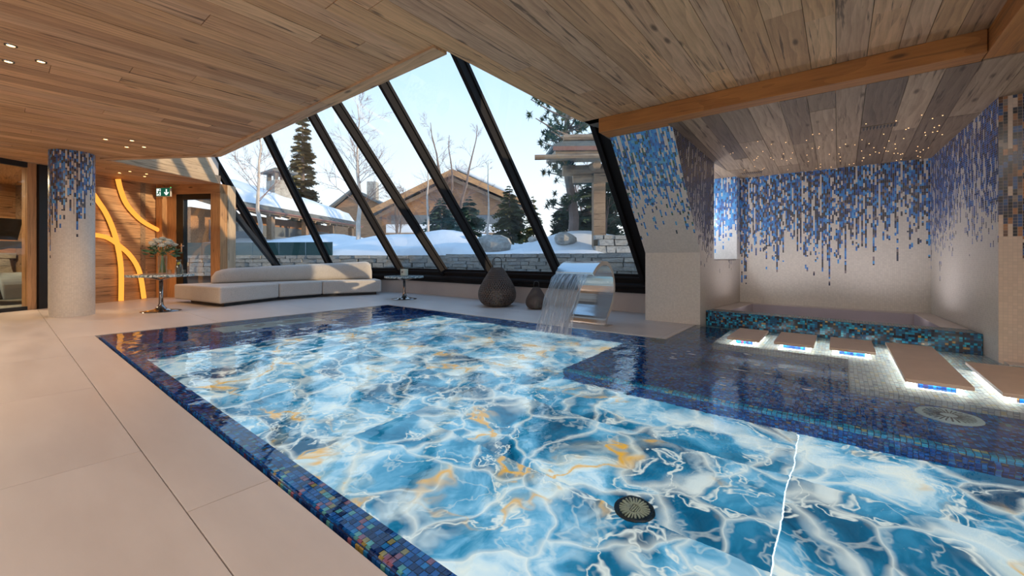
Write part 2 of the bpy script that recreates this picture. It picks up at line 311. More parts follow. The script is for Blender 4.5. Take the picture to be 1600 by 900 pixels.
# water: refracting surface with small waves
def water_mat(name, tint, fall=None, amp=1.0):
    g = G(name); geo = g.n('NewGeometry')
    n1 = g.noise(g.vm('MULTIPLY', geo, (1.0, 1.0, 1.0)), 2.2, 2, 0.5, 0.3)
    n2 = g.noise(geo, 9.0, 2, 0.5, 0.2)
    h = g.ma('ADD', g.ma('MULTIPLY', n1, 0.9 * amp), g.ma('MULTIPLY', n2, 0.10 * amp))
    if fall:
        d = g.n('VectorMath', {0: geo, 1: fall}, 1, operation='DISTANCE')
        mk = g.ramp(g.ma('DIVIDE', d, 4.0), [(0.0, (1,) * 3), (0.30, (0.55,) * 3), (0.65, (0.12,) * 3), (1.0, (0,) * 3)])
        h = g.ma('ADD', h, g.ma('MULTIPLY', g.ma('ADD', g.ma('MULTIPLY', g.ma('SINE', g.ma('MULTIPLY', d, 26.0)), 0.10), g.ma('MULTIPLY', g.noise(geo, 14.0, 3, 0.6, 0.5), 0.6)), mk))
    b = g.bump(h, 1.0, 0.012)
    return g.done(g.n('BsdfGlass', {'Color': tint, 'Roughness': 0.0, 'IOR': 1.36, 'Normal': b}))
M['water'] = water_mat('pool_water', (0.86, 0.96, 1.0, 1), (-2.8, 4.5, 0.0))

def glass_mat(name, tint=(1, 1, 1, 1), k=0.55):
    g = G(name); lw = g.n('LayerWeight', {'Blend': 0.5}, 1)
    f = g.ma('ADD', g.ma('MULTIPLY', g.ma('POWER', lw, 4.0), k), 0.035)
    tr = g.n('BsdfTransparent', {0: tint}); gl = g.n('BsdfGlossy', {'Color': (1, 1, 1, 1), 'Roughness': 0.0})
    return g.done(g.n('MixShader', {0: f, 1: tr, 2: gl}))
M['spawater'] = glass_mat('spa_water', (0.88, 0.88, 1.0, 1), 0.07)
M['pane'] = glass_mat('window_glass', (0.95, 0.98, 0.98, 1))
M['clear'] = glass_mat('clear_glass', (0.93, 0.96, 0.95, 1), 0.7)
g = G('falling_water'); uv = g.n('TexCoord', out=2)
st = g.noise(g.vm('MULTIPLY', uv, (34.0, 1.3, 1.0)), 1.0, 4, 0.6)
wv = g.ramp(st, [(0.36, (0.22,) * 3), (0.50, (0.46,) * 3), (0.66, (0.85,) * 3)])
tr = g.n('BsdfTransparent', {0: (0.93, 0.95, 0.96, 1)}); gl = g.n('BsdfGlossy', {'Color': (0.9, 0.92, 0.95, 1), 'Roughness': 0.12, 'Normal': g.bump(st, 0.8, 0.02)})
df = g.n('BsdfTranslucent', {0: (0.85, 0.90, 0.95, 1)})
M['fall'] = g.done(g.n('MixShader', {0: wv, 1: tr, 2: g.n('MixShader', {0: 0.6, 1: gl, 2: df})}))
g = G('brushed_steel'); co = g.n('TexCoord', out=3)
st = g.noise(g.vm('MULTIPLY', co, (1.0, 90.0, 90.0)), 1.0, 3)
M['steel'] = g.done(g.pbr(Base_Color=(0.68, 0.67, 0.66, 1), Metallic=1.0, Roughness=g.ramp(st, [(0.3, (0.12,) * 3), (0.7, (0.24,) * 3)]), Normal=g.bump(st, 0.04, 0.002)))
M['chrome'] = plain('chrome', (0.70, 0.68, 0.66), 0.08, 1.0, 0.02)
M['gun'] = plain('polished_gunmetal', (0.30, 0.27, 0.26), 0.10, 1.0, 0.02)
g = G('felted_wool'); co = g.n('TexCoord', out=3)
a = g.noise(co, 60.0, 4, 0.7); b = g.noise(co, 6.0, 3)
M['wool'] = g.done(g.pbr(Base_Color=g.mix(b, g.ramp(a, [(0.35, (0.46, 0.40, 0.35)), (0.65, (0.70, 0.64, 0.57))]), (0.64, 0.58, 0.52)), Roughness=0.95, Sheen_Weight=0.3, Normal=g.bump(a, 0.35, 0.004)))
g = G('green_terrazzo'); co = g.n('TexCoord', out=3)
vc = g.sep(g.n('TexVoronoi', {'Vector': co, 'Scale': 38.0}, 1))[0]
M['terrazzo'] = g.done(g.pbr(Base_Color=g.ramp(vc, [(0.0, (0.16, 0.24, 0.25)), (0.25, (0.34, 0.46, 0.48)), (0.5, (0.52, 0.60, 0.60)), (0.75, (0.74, 0.76, 0.73)), (0.9, (0.07, 0.11, 0.11))], 'CONSTANT'), Roughness=0.12))
M['wicker'] = plain('woven_resin', (0.11, 0.082, 0.068), 0.5, 0, 0.1, 40, 0.3)
M['candle'] = plain('candle_wax', (0.86, 0.78, 0.66), 0.5, 0, 0.03, 8, 0, Subsurface_Weight=0.2)
M['neon'] = emit('amber_light_tube', (1.0, 0.36, 0.05, 1), 1.3)
M['spot'] = emit('lamp_lens', (1.0, 0.62, 0.25, 1), 6.0)
M['star'] = emit('fibre_tip', (1.0, 0.58, 0.26, 1), 3.0)
M['green'] = emit('sign_green', (0.01, 0.085, 0.05, 1), 1.0)
M['signw'] = emit('sign_white', (0.95, 1.0, 0.92, 1), 1.0)
g = G('snow'); geo = g.n('NewGeometry'); a = g.noise(geo, 1.2, 6, 0.6)
M['snow'] = g.done(g.pbr(Base_Color=g.ramp(a, [(0.3, (0.80, 0.84, 0.90)), (0.7, (0.90, 0.92, 0.95))]), Roughness=0.75, Normal=g.bump(a, 0.3, 0.06)))
g = G('field_stone'); co = g.n('TexCoord', out=3); ri = g.n('ObjectInfo', out=5)
a = g.noise(g.vm('ADD', co, g.comb(g.ma('MULTIPLY', ri, 30.0), 0.0, 0.0)), 5.0, 5, 0.65)
M['stone'] = g.done(g.pbr(Base_Color=g.mix(1.0, g.ramp(g.ma('FRACT', g.ma('MULTIPLY', ri, 5.3)), [(0.0, (0.32, 0.31, 0.29)), (0.4, (0.46, 0.43, 0.38)), (0.7, (0.38, 0.38, 0.37)), (1.0, (0.54, 0.48, 0.40))]), g.ramp(a, [(0.3, (0.6,) * 3), (0.7, (1.25,) * 3)]), 'MULTIPLY'), Roughness=0.9, Normal=g.bump(a, 0.6, 0.03)))
M['mortar'] = plain('dark_joint', (0.10, 0.095, 0.09), 0.95)
M['slate'] = plain('roof_slate', (0.16, 0.17, 0.17), 0.8, 0, 0.2, 4, 0.4)
M['copper'] = plain('copper_gutter', (0.30, 0.14, 0.10), 0.5, 0.3)
M['bark'] = plain('grey_bark', (0.22, 0.17, 0.15), 0.9, 0, 0.2, 6, 0.5)
M['birch'] = plain('birch_bark', (0.58, 0.50, 0.44), 0.8, 0, 0.22, 7, 0.3)
M['twig'] = plain('twig_bark', (0.26, 0.17, 0.14), 0.9)
M['needle'] = plain('dark_needles', (0.045, 0.085, 0.05), 0.8, 0, 0.3, 3)
M['needle2'] = plain('olive_needles', (0.13, 0.14, 0.05), 0.8, 0, 0.3, 3)
M['needle3'] = plain('bluish_needles', (0.06, 0.13, 0.11), 0.8, 0, 0.3, 3)
M['spruce'] = plain('spruce_needles', (0.16, 0.14, 0.075), 0.8, 0, 0.3, 1.5)
M['leaf'] = plain('bouquet_leaf', (0.07, 0.15, 0.07), 0.55, 0, 0.2, 20)
M['petal'] = plain('cream_petal', (0.92, 0.88, 0.78), 0.6, 0, 0.06, 20)
M['bloom'] = plain('white_filler_bloom', (0.80, 0.72, 0.70), 0.7)
M['stem'] = plain('flower_stem', (0.20, 0.26, 0.08), 0.5)
M['lemon'] = plain('lemon_slice', (0.90, 0.70, 0.05), 0.4)
M['liquid'] = glass_mat('table_water', (0.94, 0.97, 0.96, 1), 0.5)
M['plastic'] = plain('white_plastic', (0.75, 0.72, 0.70), 0.4)
M['gymgrey'] = plain('machine_grey', (0.16, 0.18, 0.20), 0.35)
M['gymblack'] = plain('machine_black', (0.02, 0.02, 0.022), 0.4)
M['grille'] = plain('grille_white', (0.62, 0.70, 0.68), 0.35)

# ------------------------------------------------------------------ geometry of the room
H = 2.8
W = V((-0.515, 0.857, 0)).normalized(); T = V((W.y, -W.x, 0))      # wing: outward / along
T = V((0.857, 0.515, 0)).normalized(); W = V((-T.y, T.x, 0))
WK = 11.22
A = (-2.68, 2.44); B = (-8.545, 2.44); Cc = (-10.5, 1.245); Ee = (-11.86, 3.375)
NO = V((-12.6, 1.31, 0))                                            # a point on the neon wall
def nw(s_, z=0.0, off=0.0): p = NO + W * s_ + T * off; return V((p.x, p.y, z))
COR = nw(1.417)
SL = 1.2
def gy(z): return 7.2 - (z - 0.68) / SL
def gk(z): return WK - (z - 0.68) / SL
# --- pool / deck plan
PX0, PX1, PY0, PY1 = -7.44, 3.4, 0.775, 5.12
BX0, BX1, BY1 = -1.66, 1.3, 6.66
YE = 6.04                                                           # end wall

# ---- floor
floor = thing('floor', kind='structure')
def slabs(x0, x1, y0, y1, xs, ys, clipl=None):
    xs = sorted({x0, x1, *[x for x in xs if x0 < x < x1]}); ys = sorted({y0, y1, *[y for y in ys if y0 < y < y1]})
    for i in range(len(xs) - 1):
        for j in range(len(ys) - 1):
            gp = 0.002
            pl = [(xs[i] + gp, ys[j] + gp), (xs[i + 1] - gp, ys[j] + gp), (xs[i + 1] - gp, ys[j + 1] - gp), (xs[i] + gp, ys[j + 1] - gp)]
            for (a, b, c) in (clipl or []): pl = clip(pl, a, b, c) if len(pl) > 2 else []
            if len(pl) > 2:
                m = MB(); m.prism(pl, -0.03, 0.0); m.build('slab', M['stonefloor'], floor, bevel=0.0015, seg=1)
nl = (-T.x, -T.y, -(T.x * NO.x + T.y * NO.y))                       # keep right of the neon wall line
dl = (W.x, W.y, W.x * COR.x + W.y * COR.y)                          # keep this side of the door line
wl = (W.x, W.y, WK + 0.05)
gx = [-2.82 + 1.66 * k for k in range(-8, 5)]
slabs(-14.0, 3.4, -4.0, 0.46, gx, [-1.2, -2.86], [nl])
slabs(-7.44, 3.4, 0.46, PY0 - 0.01, [-2.0, 1.3], [])
lx = [-7.44 - 1.66 * k for k in range(1, 5)]; ly = [2.12, 3.78, 5.44, 7.1]
slabs(-14.0, PX0, 0.46, 7.2, lx, ly, [nl, wl])
slabs(PX0, BX0, PY1, 7.2, [-7.44 + 1.9 * k for k in range(4)], [6.1])
slabs(BX1 - 0.06, 3.4, YE - 0.16, YE, [], [])
m = MB()
m.box(-15, 3.5, -4.1, PY0 - 0.012, -0.30, -0.031); m.box(-15, PX0, PY0 - 0.012, 9, -0.30, -0.031)
m.box(PX0, BX0, PY1, 7.4, -0.30, -0.031); m.box(BX1 - 0.06, 3.5, YE - 0.16, YE + 0.3, -0.30, -0.031)
m.build('screed', M['grout'], floor)

# ---- ceiling
ceil = thing('ceiling', kind='structure')
U, VV = V((0, 1, 0)), V((-1, 0, 0))           # boards run along Y; u x v = +z
def toUV(poly): return [(y, -x) for x, y in poly]
def ccw(poly): return poly
pw = 0.205
R1 = [(-2.68, -4), (3.4, -4), (3.4, 4.85), (-2.42, 4.85), (-2.68, 4.85)]
R2 = [(-8.545, -4), (-2.68, -4), (-2.68, 2.44), (-8.545, 2.44)]
bc = ((B[1] - Cc[1]), -(B[0] - Cc[0])); bcn = (-bc[0], -bc[1]); kbc = bcn[0] * B[0] + bcn[1] * B[1]
R3 = clip([(-10.5, -4), (-8.545, -4), (-8.545, 2.44), (-10.5, 2.44)], bcn[0], bcn[1], kbc); R3 = clip(R3, *nl)
R4 = clip([(-13.6, -4), (-10.5, -4), (-10.5, 4), (-13.6, 4)], *nl); R4 = clip(R4, *dl)
R4 = clip(R4, T.x, T.y, T.x * Ee[0] + T.y * Ee[1])
for R in (R1, R2, R3, R4):
    planks(ceil, (0, 0, H + 0.02), U, VV, toUV(R), pw, M['ceil'])
m = MB()
for R in ([(-2.68, -4.2), (3.6, -4.2), (3.6, 5.05), (-2.68, 5.05)], R2, R3, R4, [(-2.68, 4.85), (-2.3, 4.85), (-2.3, 5.45), (-2.68, 5.45)]): m.prism(R, H + 0.022, H + 0.2)
m.build('backing', M['roof'], ceil)
# edge board along the skylight opening
for k in range(3):
    x0 = A[0] - (A[0] - B[0]) * k / 3; x1 = A[0] - (A[0] - B[0]) * (k + 1) / 3
    m = MB(); m.box(-(x0 - x1) / 2 + 0.002, (x0 - x1) / 2 - 0.002, -0.075, 0.075, -0.014, 0.03)
    m.build('edge_board', M['ceil'], ceil, loc=((x0 + x1) / 2, 2.37, H - 0.012))
m = MB(); d = (V((Cc[0], Cc[1], 0)) - V((B[0], B[1], 0))); L = d.length; m.box(-L / 2, L / 2, -0.06, 0.06, -0.014, 0.02)
o = m.build('edge_board', M['ceil'], ceil); o.location = ((B[0] + Cc[0]) / 2 + 0.03, (B[1] + Cc[1]) / 2 - 0.055, H - 0.012); o.rotation_euler = (0, 0, math.atan2(d.y, d.x))
# skylight shaft above the ceiling
shaft = thing('wall_skylight', kind='structure')
ce = V((Ee[0] - Cc[0], Ee[1] - Cc[1], 0)); Lc = ce.length; cu = ce.normalized(); ro = cu.cross(V((0, 0, 1)))
# planks on the wing cheek: u along C->E, v up, normal = u x v
sE = (7.62 - (W.x * Cc[0] + W.y * Cc[1])) / W.dot(cu)
planks(shaft, (Cc[0], Cc[1], H), cu, (0, 0, 1), [(0, 0.0), (Lc, 0.0), (min(sE, Lc), 2.2), (0, 2.2)], 0.20, M['pale'])
m = MB()
m.obox(V((Cc[0], Cc[1], H + 1.1)) + cu * (Lc / 2) - cu.cross(V((0, 0, 1))) * 0.09, (cu, cu.cross(V((0, 0, 1))), (0, 0, 1)), (Lc / 2, 0.06, 1.1))
m.box(-8.545, -2.68, 2.38, 2.44, H + 0.05, 5.0); m.box(-2.68, -2.6, 2.44, 5.5, H + 0.2, 5.0)
dd = (V((Cc[0], Cc[1], 0)) - V((B[0], B[1], 0))).normalized()
m.obox(((B[0] + Cc[0]) / 2, (B[1] + Cc[1]) / 2, 3.9), (dd, dd.cross(V((0, 0, 1))), (0, 0, 1)), (L / 2, 0.03, 1.1))
m.build('upstand', M['white'], shaft)
f5 = (lambda k, y: ((k - W.y * y) / W.x, y))
roof = MB(); ex = V((Cc[0], Cc[1], 0)) + cu * sE
roof.prism([(-2.6, 2.3), (-8.6, 2.3), (Cc[0] - 0.1, Cc[1] - 0.1), (ex.x - 0.1, ex.y), f5(gk(5.0), gy(5.0)), (-2.6, gy(5.0))], 5.0, 5.15)
roof.build('roof_slab', M['roof'], shaft)

# alcove ceiling (slightly falling to the back wall), splayed side walls
def az(y): return 2.615 - 0.064 * (y - 5.05)
def wxr(y): return 1.207 + (1.02 - 1.207) * (y - 6.04) / (8.25 - 6.04)
def wxl(y): return -1.60 + (-1.38 + 1.60) * (y - 6.45) / (8.25 - 6.45)
alc = thing('ceiling_alcove', kind='structure')
sl = V((0, 1, -0.064)).normalized(); k_ = 1 / sl.y
AP = [(-2.30, 5.05), (3.4, 5.05), (3.4, YE), (1.207, YE), (1.02, 8.25), (-1.45, 8.25), (-1.45, 6.9), (-2.30, 6.9)]
for R in ([(-1.62, 5.05), (1.207, 5.05), (1.207, YE), (1.02, 8.25), (-1.38, 8.25), (-1.62, 6.45)], [(1.207, 5.05), (3.4, 5.05), (3.4, YE), (1.207, YE)], [(-2.4, 7.0), (-1.54, 7.0), (-1.38, 8.2), (-2.4, 8.2)]):
    planks(alc, (0, 5.05, az(5.05) + 0.02), sl, VV, [((y - 5.05) * k_, -x) for x, y in R], 0.235, M['alc'], lens=(2.0, 3.6))
m = MB(); m.add([(-2.5, 5.05, 2.66), (3.5, 5.05, 2.66), (3.5, 8.6, 2.45), (-2.5, 8.6, 2.45), (-2.5, 5.05, 3.0), (3.5, 5.05, 3.0), (3.5, 8.6, 3.0), (-2.5, 8.6, 3.0)], [(0, 3, 2, 1), (4, 5, 6, 7), (0, 1, 5, 4), (1, 2, 6, 5), (2, 3, 7, 6), (3, 0, 4, 7)])
m.build('backing', M['roof'], alc)

# beams
b1 = thing('trim_1', kind='structure')
m = MB(); m.box(-1.675, 1.675, -0.15, 0.15, -0.0925, 0.0925); m.build('cross_beam', M['beam'], b1, loc=(-0.76, 5.0, 2.7075), bevel=0.006)
m = MB(); m.box(-4.5, 4.5, -0.17, 0.17, -0.0925, 0.0925); o = m.build('long_beam', M['beam'], b1, bevel=0.006); o.matrix_local = Matrix.Translation((1.09, 0.52, 2.708)) @ Matrix.Rotation(math.pi / 2, 4, 'Z')

# ---- walls
def uvquad(mb, p, q, z0, z1, u0=0.0, m=0):
    p, q = V(p), V(q); L = (V((q.x, q.y, 0)) - V((p.x, p.y, 0))).length
    mb.face([(p.x, p.y, z0), (q.x, q.y, z0), (q.x, q.y, z1), (p.x, p.y, z1)], [(u0, z0), (u0 + L, z0), (u0 + L, z1), (u0, z1)], m)
back = thing('wall_back', kind='structure')
m = MB(); uvquad(m, (-1.45, 8.25), (1.1, 8.25), 0.1, 2.5); m.build('mosaic', M['drip'], back)
bx('core', M['white'], back, -2.45, 1.5, 8.262, 8.5, -0.2, 2.7)
right = thing('wall_alcove_right', kind='structure')
m = MB(); uvquad(m, (1.02, 8.25), (1.207, YE), -0.02, 2.62); m.build('mosaic', M['dripr'], right)
m = MB(); m.prism([(1.035, 8.25), (1.222, YE + 0.012), (3.4, YE + 0.012), (3.4, 8.25)], -0.3, 2.7); m.build('core', M['white'], right)
endw = thing('wall_end', kind='structure')
m = MB(); uvquad(m, (1.207, YE), (3.4, YE), -0.02, 2.62); m.build('mosaic', M['dripe'], endw)
# pillar: slanted tiled front, block behind, window niche
pil = thing('wall_pillar', kind='structure')
yT = 5.0; zT = 2.62; zK = 1.07; yK = 6.45; X0, X1 = -2.42, -1.60
yT = yK - (zT - zK) / 1.2
m = MB(); uvquad(m, (X0, yK), (X1, yK), 0.0, zK)
Ls = math.hypot(yK - yT, zT - zK); Ks = zT / (zK + Ls)
m.face([(X0, yK, zK), (X1, yK, zK), (X1, yT, zT), (X0, yT, zT)], [(0, zK), (X1 - X0, zK), (X1 - X0, zK + Ls), (0, zK + Ls)])
m.build('mosaic_front', M['dripp'], pil)
xr = wxl(7.0)
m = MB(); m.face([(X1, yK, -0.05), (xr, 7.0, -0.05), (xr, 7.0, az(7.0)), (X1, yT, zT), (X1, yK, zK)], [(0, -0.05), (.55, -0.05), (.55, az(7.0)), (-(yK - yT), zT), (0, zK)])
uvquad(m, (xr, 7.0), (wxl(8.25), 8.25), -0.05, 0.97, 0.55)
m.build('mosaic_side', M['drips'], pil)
m = MB(); m.prism([(X0, yK + 0.01), (X1 - 0.01, yK + 0.01), (xr - 0.01, 7.0), (X0, 7.0)], -0.2, zK)
m.add([(X0, yK + .01, zK), (X1 - .01, yK + .01, zK), (xr - .01, 7.0, zK), (X0, 7.0, zK), (X0, yT + .01, zT), (X1 - .01, yT + .01, zT), (xr - .01, 7.0, zT - .02), (X0, 7.0, zT - .02)], [(0, 3, 2, 1), (4, 5, 6, 7), (0, 1, 5, 4), (1, 2, 6, 5), (2, 3, 7, 6), (3, 0, 4, 7)])
m.prism([(X0, 7.0), (xr - 0.01, 7.0), (wxl(8.25) - 0.01, 8.25), (X0, 8.25)], -0.2, 0.95)
m.build('core', M['white'], pil)
m = MB(); m.prism([(X0, 7.0), (xr + 0.0, 7.0), (wxl(8.1), 8.1), (X0, 8.1)], 0.951, 0.972); m.build('sill', M['plastic'], pil)
m = MB(); uvquad(m, (X0, 8.08), (wxl(8.08), 8.08), 0.972, 2.5); m.face([(wxl(8.08), 8.08, .97), (wxl(8.25), 8.25, .97), (wxl(8.25), 8.25, 2.5), (wxl(8.08), 8.08, 2.5)], [(1, .97), (1.17, .97), (1.17, 2.5), (1, 2.5)]); m.build('mosaic_jamb', M['dripn'], pil)
bx('jamb_core', M['white'], pil, X0, -1.42, 8.095, 8.25, 0.95, 2.5)
# neon wall (left) of horizontal boards
left = thing('wall_left', kind='structure')
planks(left, nw(-0.80, 0.0), W, (0, 0, 1), [(0, 0.0), (2.217, 0.0), (2.217, H), (0, H)], 0.185, M['wallwood'], lens=(1.2, 2.6))
m = MB(); m.obox(nw(0.31, H / 2, -0.10), (W, T, (0, 0, 1)), (1.11, 0.075, H / 2)); m.obox(nw(-4.9, H / 2, -0.08), (W, T, (0, 0, 1)), (1.9, 0.075, H / 2)); m.build('core', M['outwood'], left)
# plain rear / right walls, outside the frame
rear = thing('wall_rear', kind='structure')
m = MB(); m.box(-10.2, -3.4, -4.15, -4.0, 0, H); m.box(2.6, 3.5, -4.15, -4.0, 0, H); m.box(-3.4, 2.6, -4.15, -4.0, 0, 0.3); m.box(-3.4, 2.6, -4.15, -4.0, 2.6, H); m.build('panel', M['white'], rear)
bx('wall_right', M['white'], None, 3.4, 3.55, -4.15, YE + 0.02, -0.8, H)['kind'] = 'structure'
# curb under the slanted glass
curb = thing('baseboard_window', kind='structure')
fx = lambda k, y: (k - W.y * y) / W.x
def offp(k, y): return (fx(k, y), y)
m = MB(); m.prism([(-2.42, 7.2), offp(WK, 7.2), offp(WK + 0.3, 7.5), (-2.42, 7.5)], 0.0, 0.36)
e0 = V((-13.10, 5.26, 0))
m.prism([offp(WK, 7.2), (e0.x, e0.y), (e0.x + W.x * .3, e0.y + W.y * .3), offp(WK + .3, 7.5)], 0.0, 0.36)
m.build('curb', M['stonefloor'], curb)

# ---- slanted glazing
def slope_pt(base, nrm, z):   # base at z=.68
    r = (z - 0.68) / SL; return V((base[0] - nrm[0] * r, base[1] - nrm[1] * r, z))
YN = V((0, 1, 0))
SN = V((0, 1 * SL, 1)).normalized()      # outward normal of main glass  (y up, z up)
SNw = V((W.x * SL, W.y * SL, 1)).normalized()
ZT = 5.0
win1 = thing('window_1', kind='structure')
xm = [-9.8, -7.95, -6.33, -4.48, -2.70]
hipd = V((0.267, -0.964, 0)).normalized()
def hip(z): r = (z - 0.68) / 1.156; return V((-9.8 + hipd.x * r, 7.2 + hipd.y * r, z))
for i, x in enumerate(xm):
    if i == 0: p, q, sn, sd = hip(0.5), hip(ZT), (SN + SNw).normalized(), None
    else: p, q, sn, sd = slope_pt((x, 7.2), YN, 0.55), slope_pt((x, 7.2), YN, ZT), SN, (1, 0, 0)
    m = MB(); s_ = sd or (q - p).cross(sn)
    m.beam(p - sn * 0.09, q - sn * 0.09, 0.075, 0.17, s_); m.beam(p + sn * 0.015, q + sn * 0.015, 0.10, 0.05, s_); m.beam(p - sn * 0.02, q - sn * 0.02, 0.115, 0.025, s_)
    m.build('mullion', M['dark'], win1, bevel=0.004, seg=1)
for i in range(4):
    x0, x1 = xm[i], xm[i + 1]
    a0 = hip(0.62) if i == 0 else slope_pt((x0, 7.2), YN, 0.62); a1 = hip(ZT) if i == 0 else slope_pt((x0, 7.2), YN, ZT)
    b0, b1_ = slope_pt((x1, 7.2), YN, 0.62), slope_pt((x1, 7.2), YN, ZT)
    vs = [a0, b0, b1_, a1]; m = MB(); m.add([p + SN * d for d in (-0.006, 0.006) for p in vs], [(3, 2, 1, 0), (4, 5, 6, 7), (0, 1, 5, 4), (1, 2, 6, 5), (2, 3, 7, 6), (3, 0, 4, 7)])
    m.build('pane', M['pane'], win1)
m = MB(); p, q = slope_pt((-2.55, 7.2), YN, 0.3), slope_pt((-2.55, 7.2), YN, 3.0); m.beam(p - SN * 0.06, q - SN * 0.06, 0.24, 0.10, (1, 0, 0)); m.build('side_frame', M['dark'], win1)
def sill(parent, p0, p1, nrm):
    p0, p1, nrm = V(p0), V(p1), V(nrm); t = (p1 - p0).normalized(); c = (p0 + p1) / 2; hl = (p1 - p0).length / 2
    m = MB(); Z = V((0, 0, 1))
    m.obox(c + Z * 0.40 + nrm * 0.03, (t, nrm, Z), (hl, 0.10, 0.045)); m.obox(c + Z * 0.52 - nrm * 0.0, (t, nrm, Z), (hl, 0.075, 0.085)); m.obox(c + Z * 0.62 + nrm * 0.0, (t, nrm, Z), (hl, 0.11, 0.022)); m.obox(c + Z * 0.665 + nrm * 0.02, (t, nrm, Z), (hl, 0.045, 0.03))
    m.tube([c - t * hl + Z * 0.48 - nrm * 0.09, c + t * hl + Z * 0.48 - nrm * 0.09], 0.055, 10)
    m.build('sill_frame', M['dark'], parent, bevel=0.005, seg=1)
sill(win1, (-9.8, 7.2, 0), (-2.55, 7.2, 0), (0, 1, 0))
win2 = thing('window_2', kind='structure')
for bx_, by_ in ((-13.07, 5.238), (-11.61, 6.114)):
    p, q = slope_pt((bx_, by_), W, 0.55), slope_pt((bx_, by_), W, ZT if bx_ > -12 else ZT)
    m = MB(); m.beam(p - SNw * 0.09, q - SNw * 0.09, 0.075, 0.17, T); m.beam(p + SNw * 0.015, q + SNw * 0.015, 0.10, 0.05, T); m.beam(p - SNw * 0.02, q - SNw * 0.02, 0.115, 0.025, T)
    m.build('mullion', M['dark'], win2, bevel=0.004, seg=1)
wb_ = [(-13.07, 5.238), (-11.61, 6.114)]
for i in range(2):
    a0, a1 = slope_pt(wb_[i], W, 0.62), slope_pt(wb_[i], W, ZT)
    b0, b1_ = (slope_pt(wb_[1], W, 0.62), slope_pt(wb_[1], W, ZT)) if i == 0 else (hip(0.62), hip(ZT))
    vs = [a0, b0, b1_, a1]; m = MB(); m.add([p + SNw * d for d in (-0.006, 0.006) for p in vs], [(3, 2, 1, 0), (4, 5, 6, 7), (0, 1, 5, 4), (1, 2, 6, 5), (2, 3, 7, 6), (3, 0, 4, 7)])
    m.build('pane', M['pane'], win2)
sill(win2, (e0.x, e0.y, 0), (-9.8, 7.2, 0), W)
# triangular side window between the timber post and the wing slope
win3 = thing('window_3', kind='structure')
Ev = V((Ee[0], Ee[1], 0)); De = (V((-13.07, 5.238, 0)) - Ev); Dl = De.length; De.normalize(); Dn = De.cross(V((0, 0, 1)))
def sp(s_, z): p = Ev + De * s_; return V((p.x, p.y, z))
m = MB(); vs = [sp(0.42, 0.12), sp(Dl, 0.12), sp(Dl, 0.68), sp(0.42, 2.15)]
m.add([p + Dn * d for d in (-0.006, 0.006) for p in vs], [(3, 2, 1, 0), (4, 5, 6, 7), (0, 1, 5, 4), (1, 2, 6, 5), (2, 3, 7, 6), (3, 0, 4, 7)]); m.build('pane', M['pane'], win3)
m = MB(); m.beam(sp(0.38, 0.0), sp(0.38, 2.3), 0.10, 0.10, Dn); m.beam(sp(0.38, 2.20), sp(Dl, 0.60), 0.10, 0.12, Dn); m.beam(sp(0.3, 0.08), sp(Dl, 0.08), 0.1, 0.16, Dn); m.build('frame', M['black'], win3, bevel=0.004, seg=1)
# door wall with exit door
trim2 = thing('trim_2', kind='structure')
def dwp(q, z, off=0.0): p = COR + T * q + W * off; return V((p.x, p.y, z))
def dbox(name, mat, par, q0, q1, o0, o1, z0, z1, bevel=0.006):
    m = MB(); hx, hy, hz = (q1 - q0) / 2, (o1 - o0) / 2, (z1 - z0) / 2
    if hz >= hx: m.box(-hz, hz, -hx, hx, -hy, hy); Mx = Matrix(((0, 0, 1), T, W)).transposed().to_4x4()   # grain up
    else: m.box(-hx, hx, -hy, hy, -hz, hz); Mx = Matrix((T, W, (0, 0, 1))).transposed().to_4x4()
    o = m.build(name, mat, par, bevel=bevel); Mx.translation = dwp((q0 + q1) / 2, (z0 + z1) / 2, (o0 + o1) / 2); o.matrix_local = Mx; return o
dbox('post', M['post'], trim2, 0.02, 0.46, 0.0, 0.20, 0, H)
dbox('post', M['post'], trim2, 0.02, 0.20, -0.12, 0.0, 0, H)
dbox('post', M['post'], trim2, 1.47, 1.73, -0.05, 0.16, 0, H)
dbox('header', M['post'], trim2, 0.2, 1.73, -0.055, 0.16, 2.57, H)
o = dbox('post_lit_side', M['pale'], trim2, 1.53, 1.74, 0.16, 0.42, 0, H)  # paler wood puts the window light on this post side into the colour
door = thing('door_1', kind='structure')
for q0, q1, z0, z1 in ((0.47, 0.66, 0, 2.57), (1.42, 1.47, 0, 2.57), (0.66, 1.42, 2.44, 2.57), (0.66, 1.42, 0, 0.10)): dbox('frame', M['black'], door, q0, q1, 0.0, 0.12, z0, z1, 0.004)
dbox('pane', M['pane'], door, 0.66, 1.42, 0.05, 0.065, 0.10, 2.44, 0)
m = MB(); m.tube([dwp(0.62, 1.28, 0.0), dwp(0.62, 1.28, -0.06), dwp(0.74, 1.28, -0.06)], 0.012, 8); m.obox(dwp(0.62, 1.24, -0.006), (T, W, (0, 0, 1)), (0.02, 0.008, 0.11)); m.build('handle', M['chrome'], door, smooth=True)
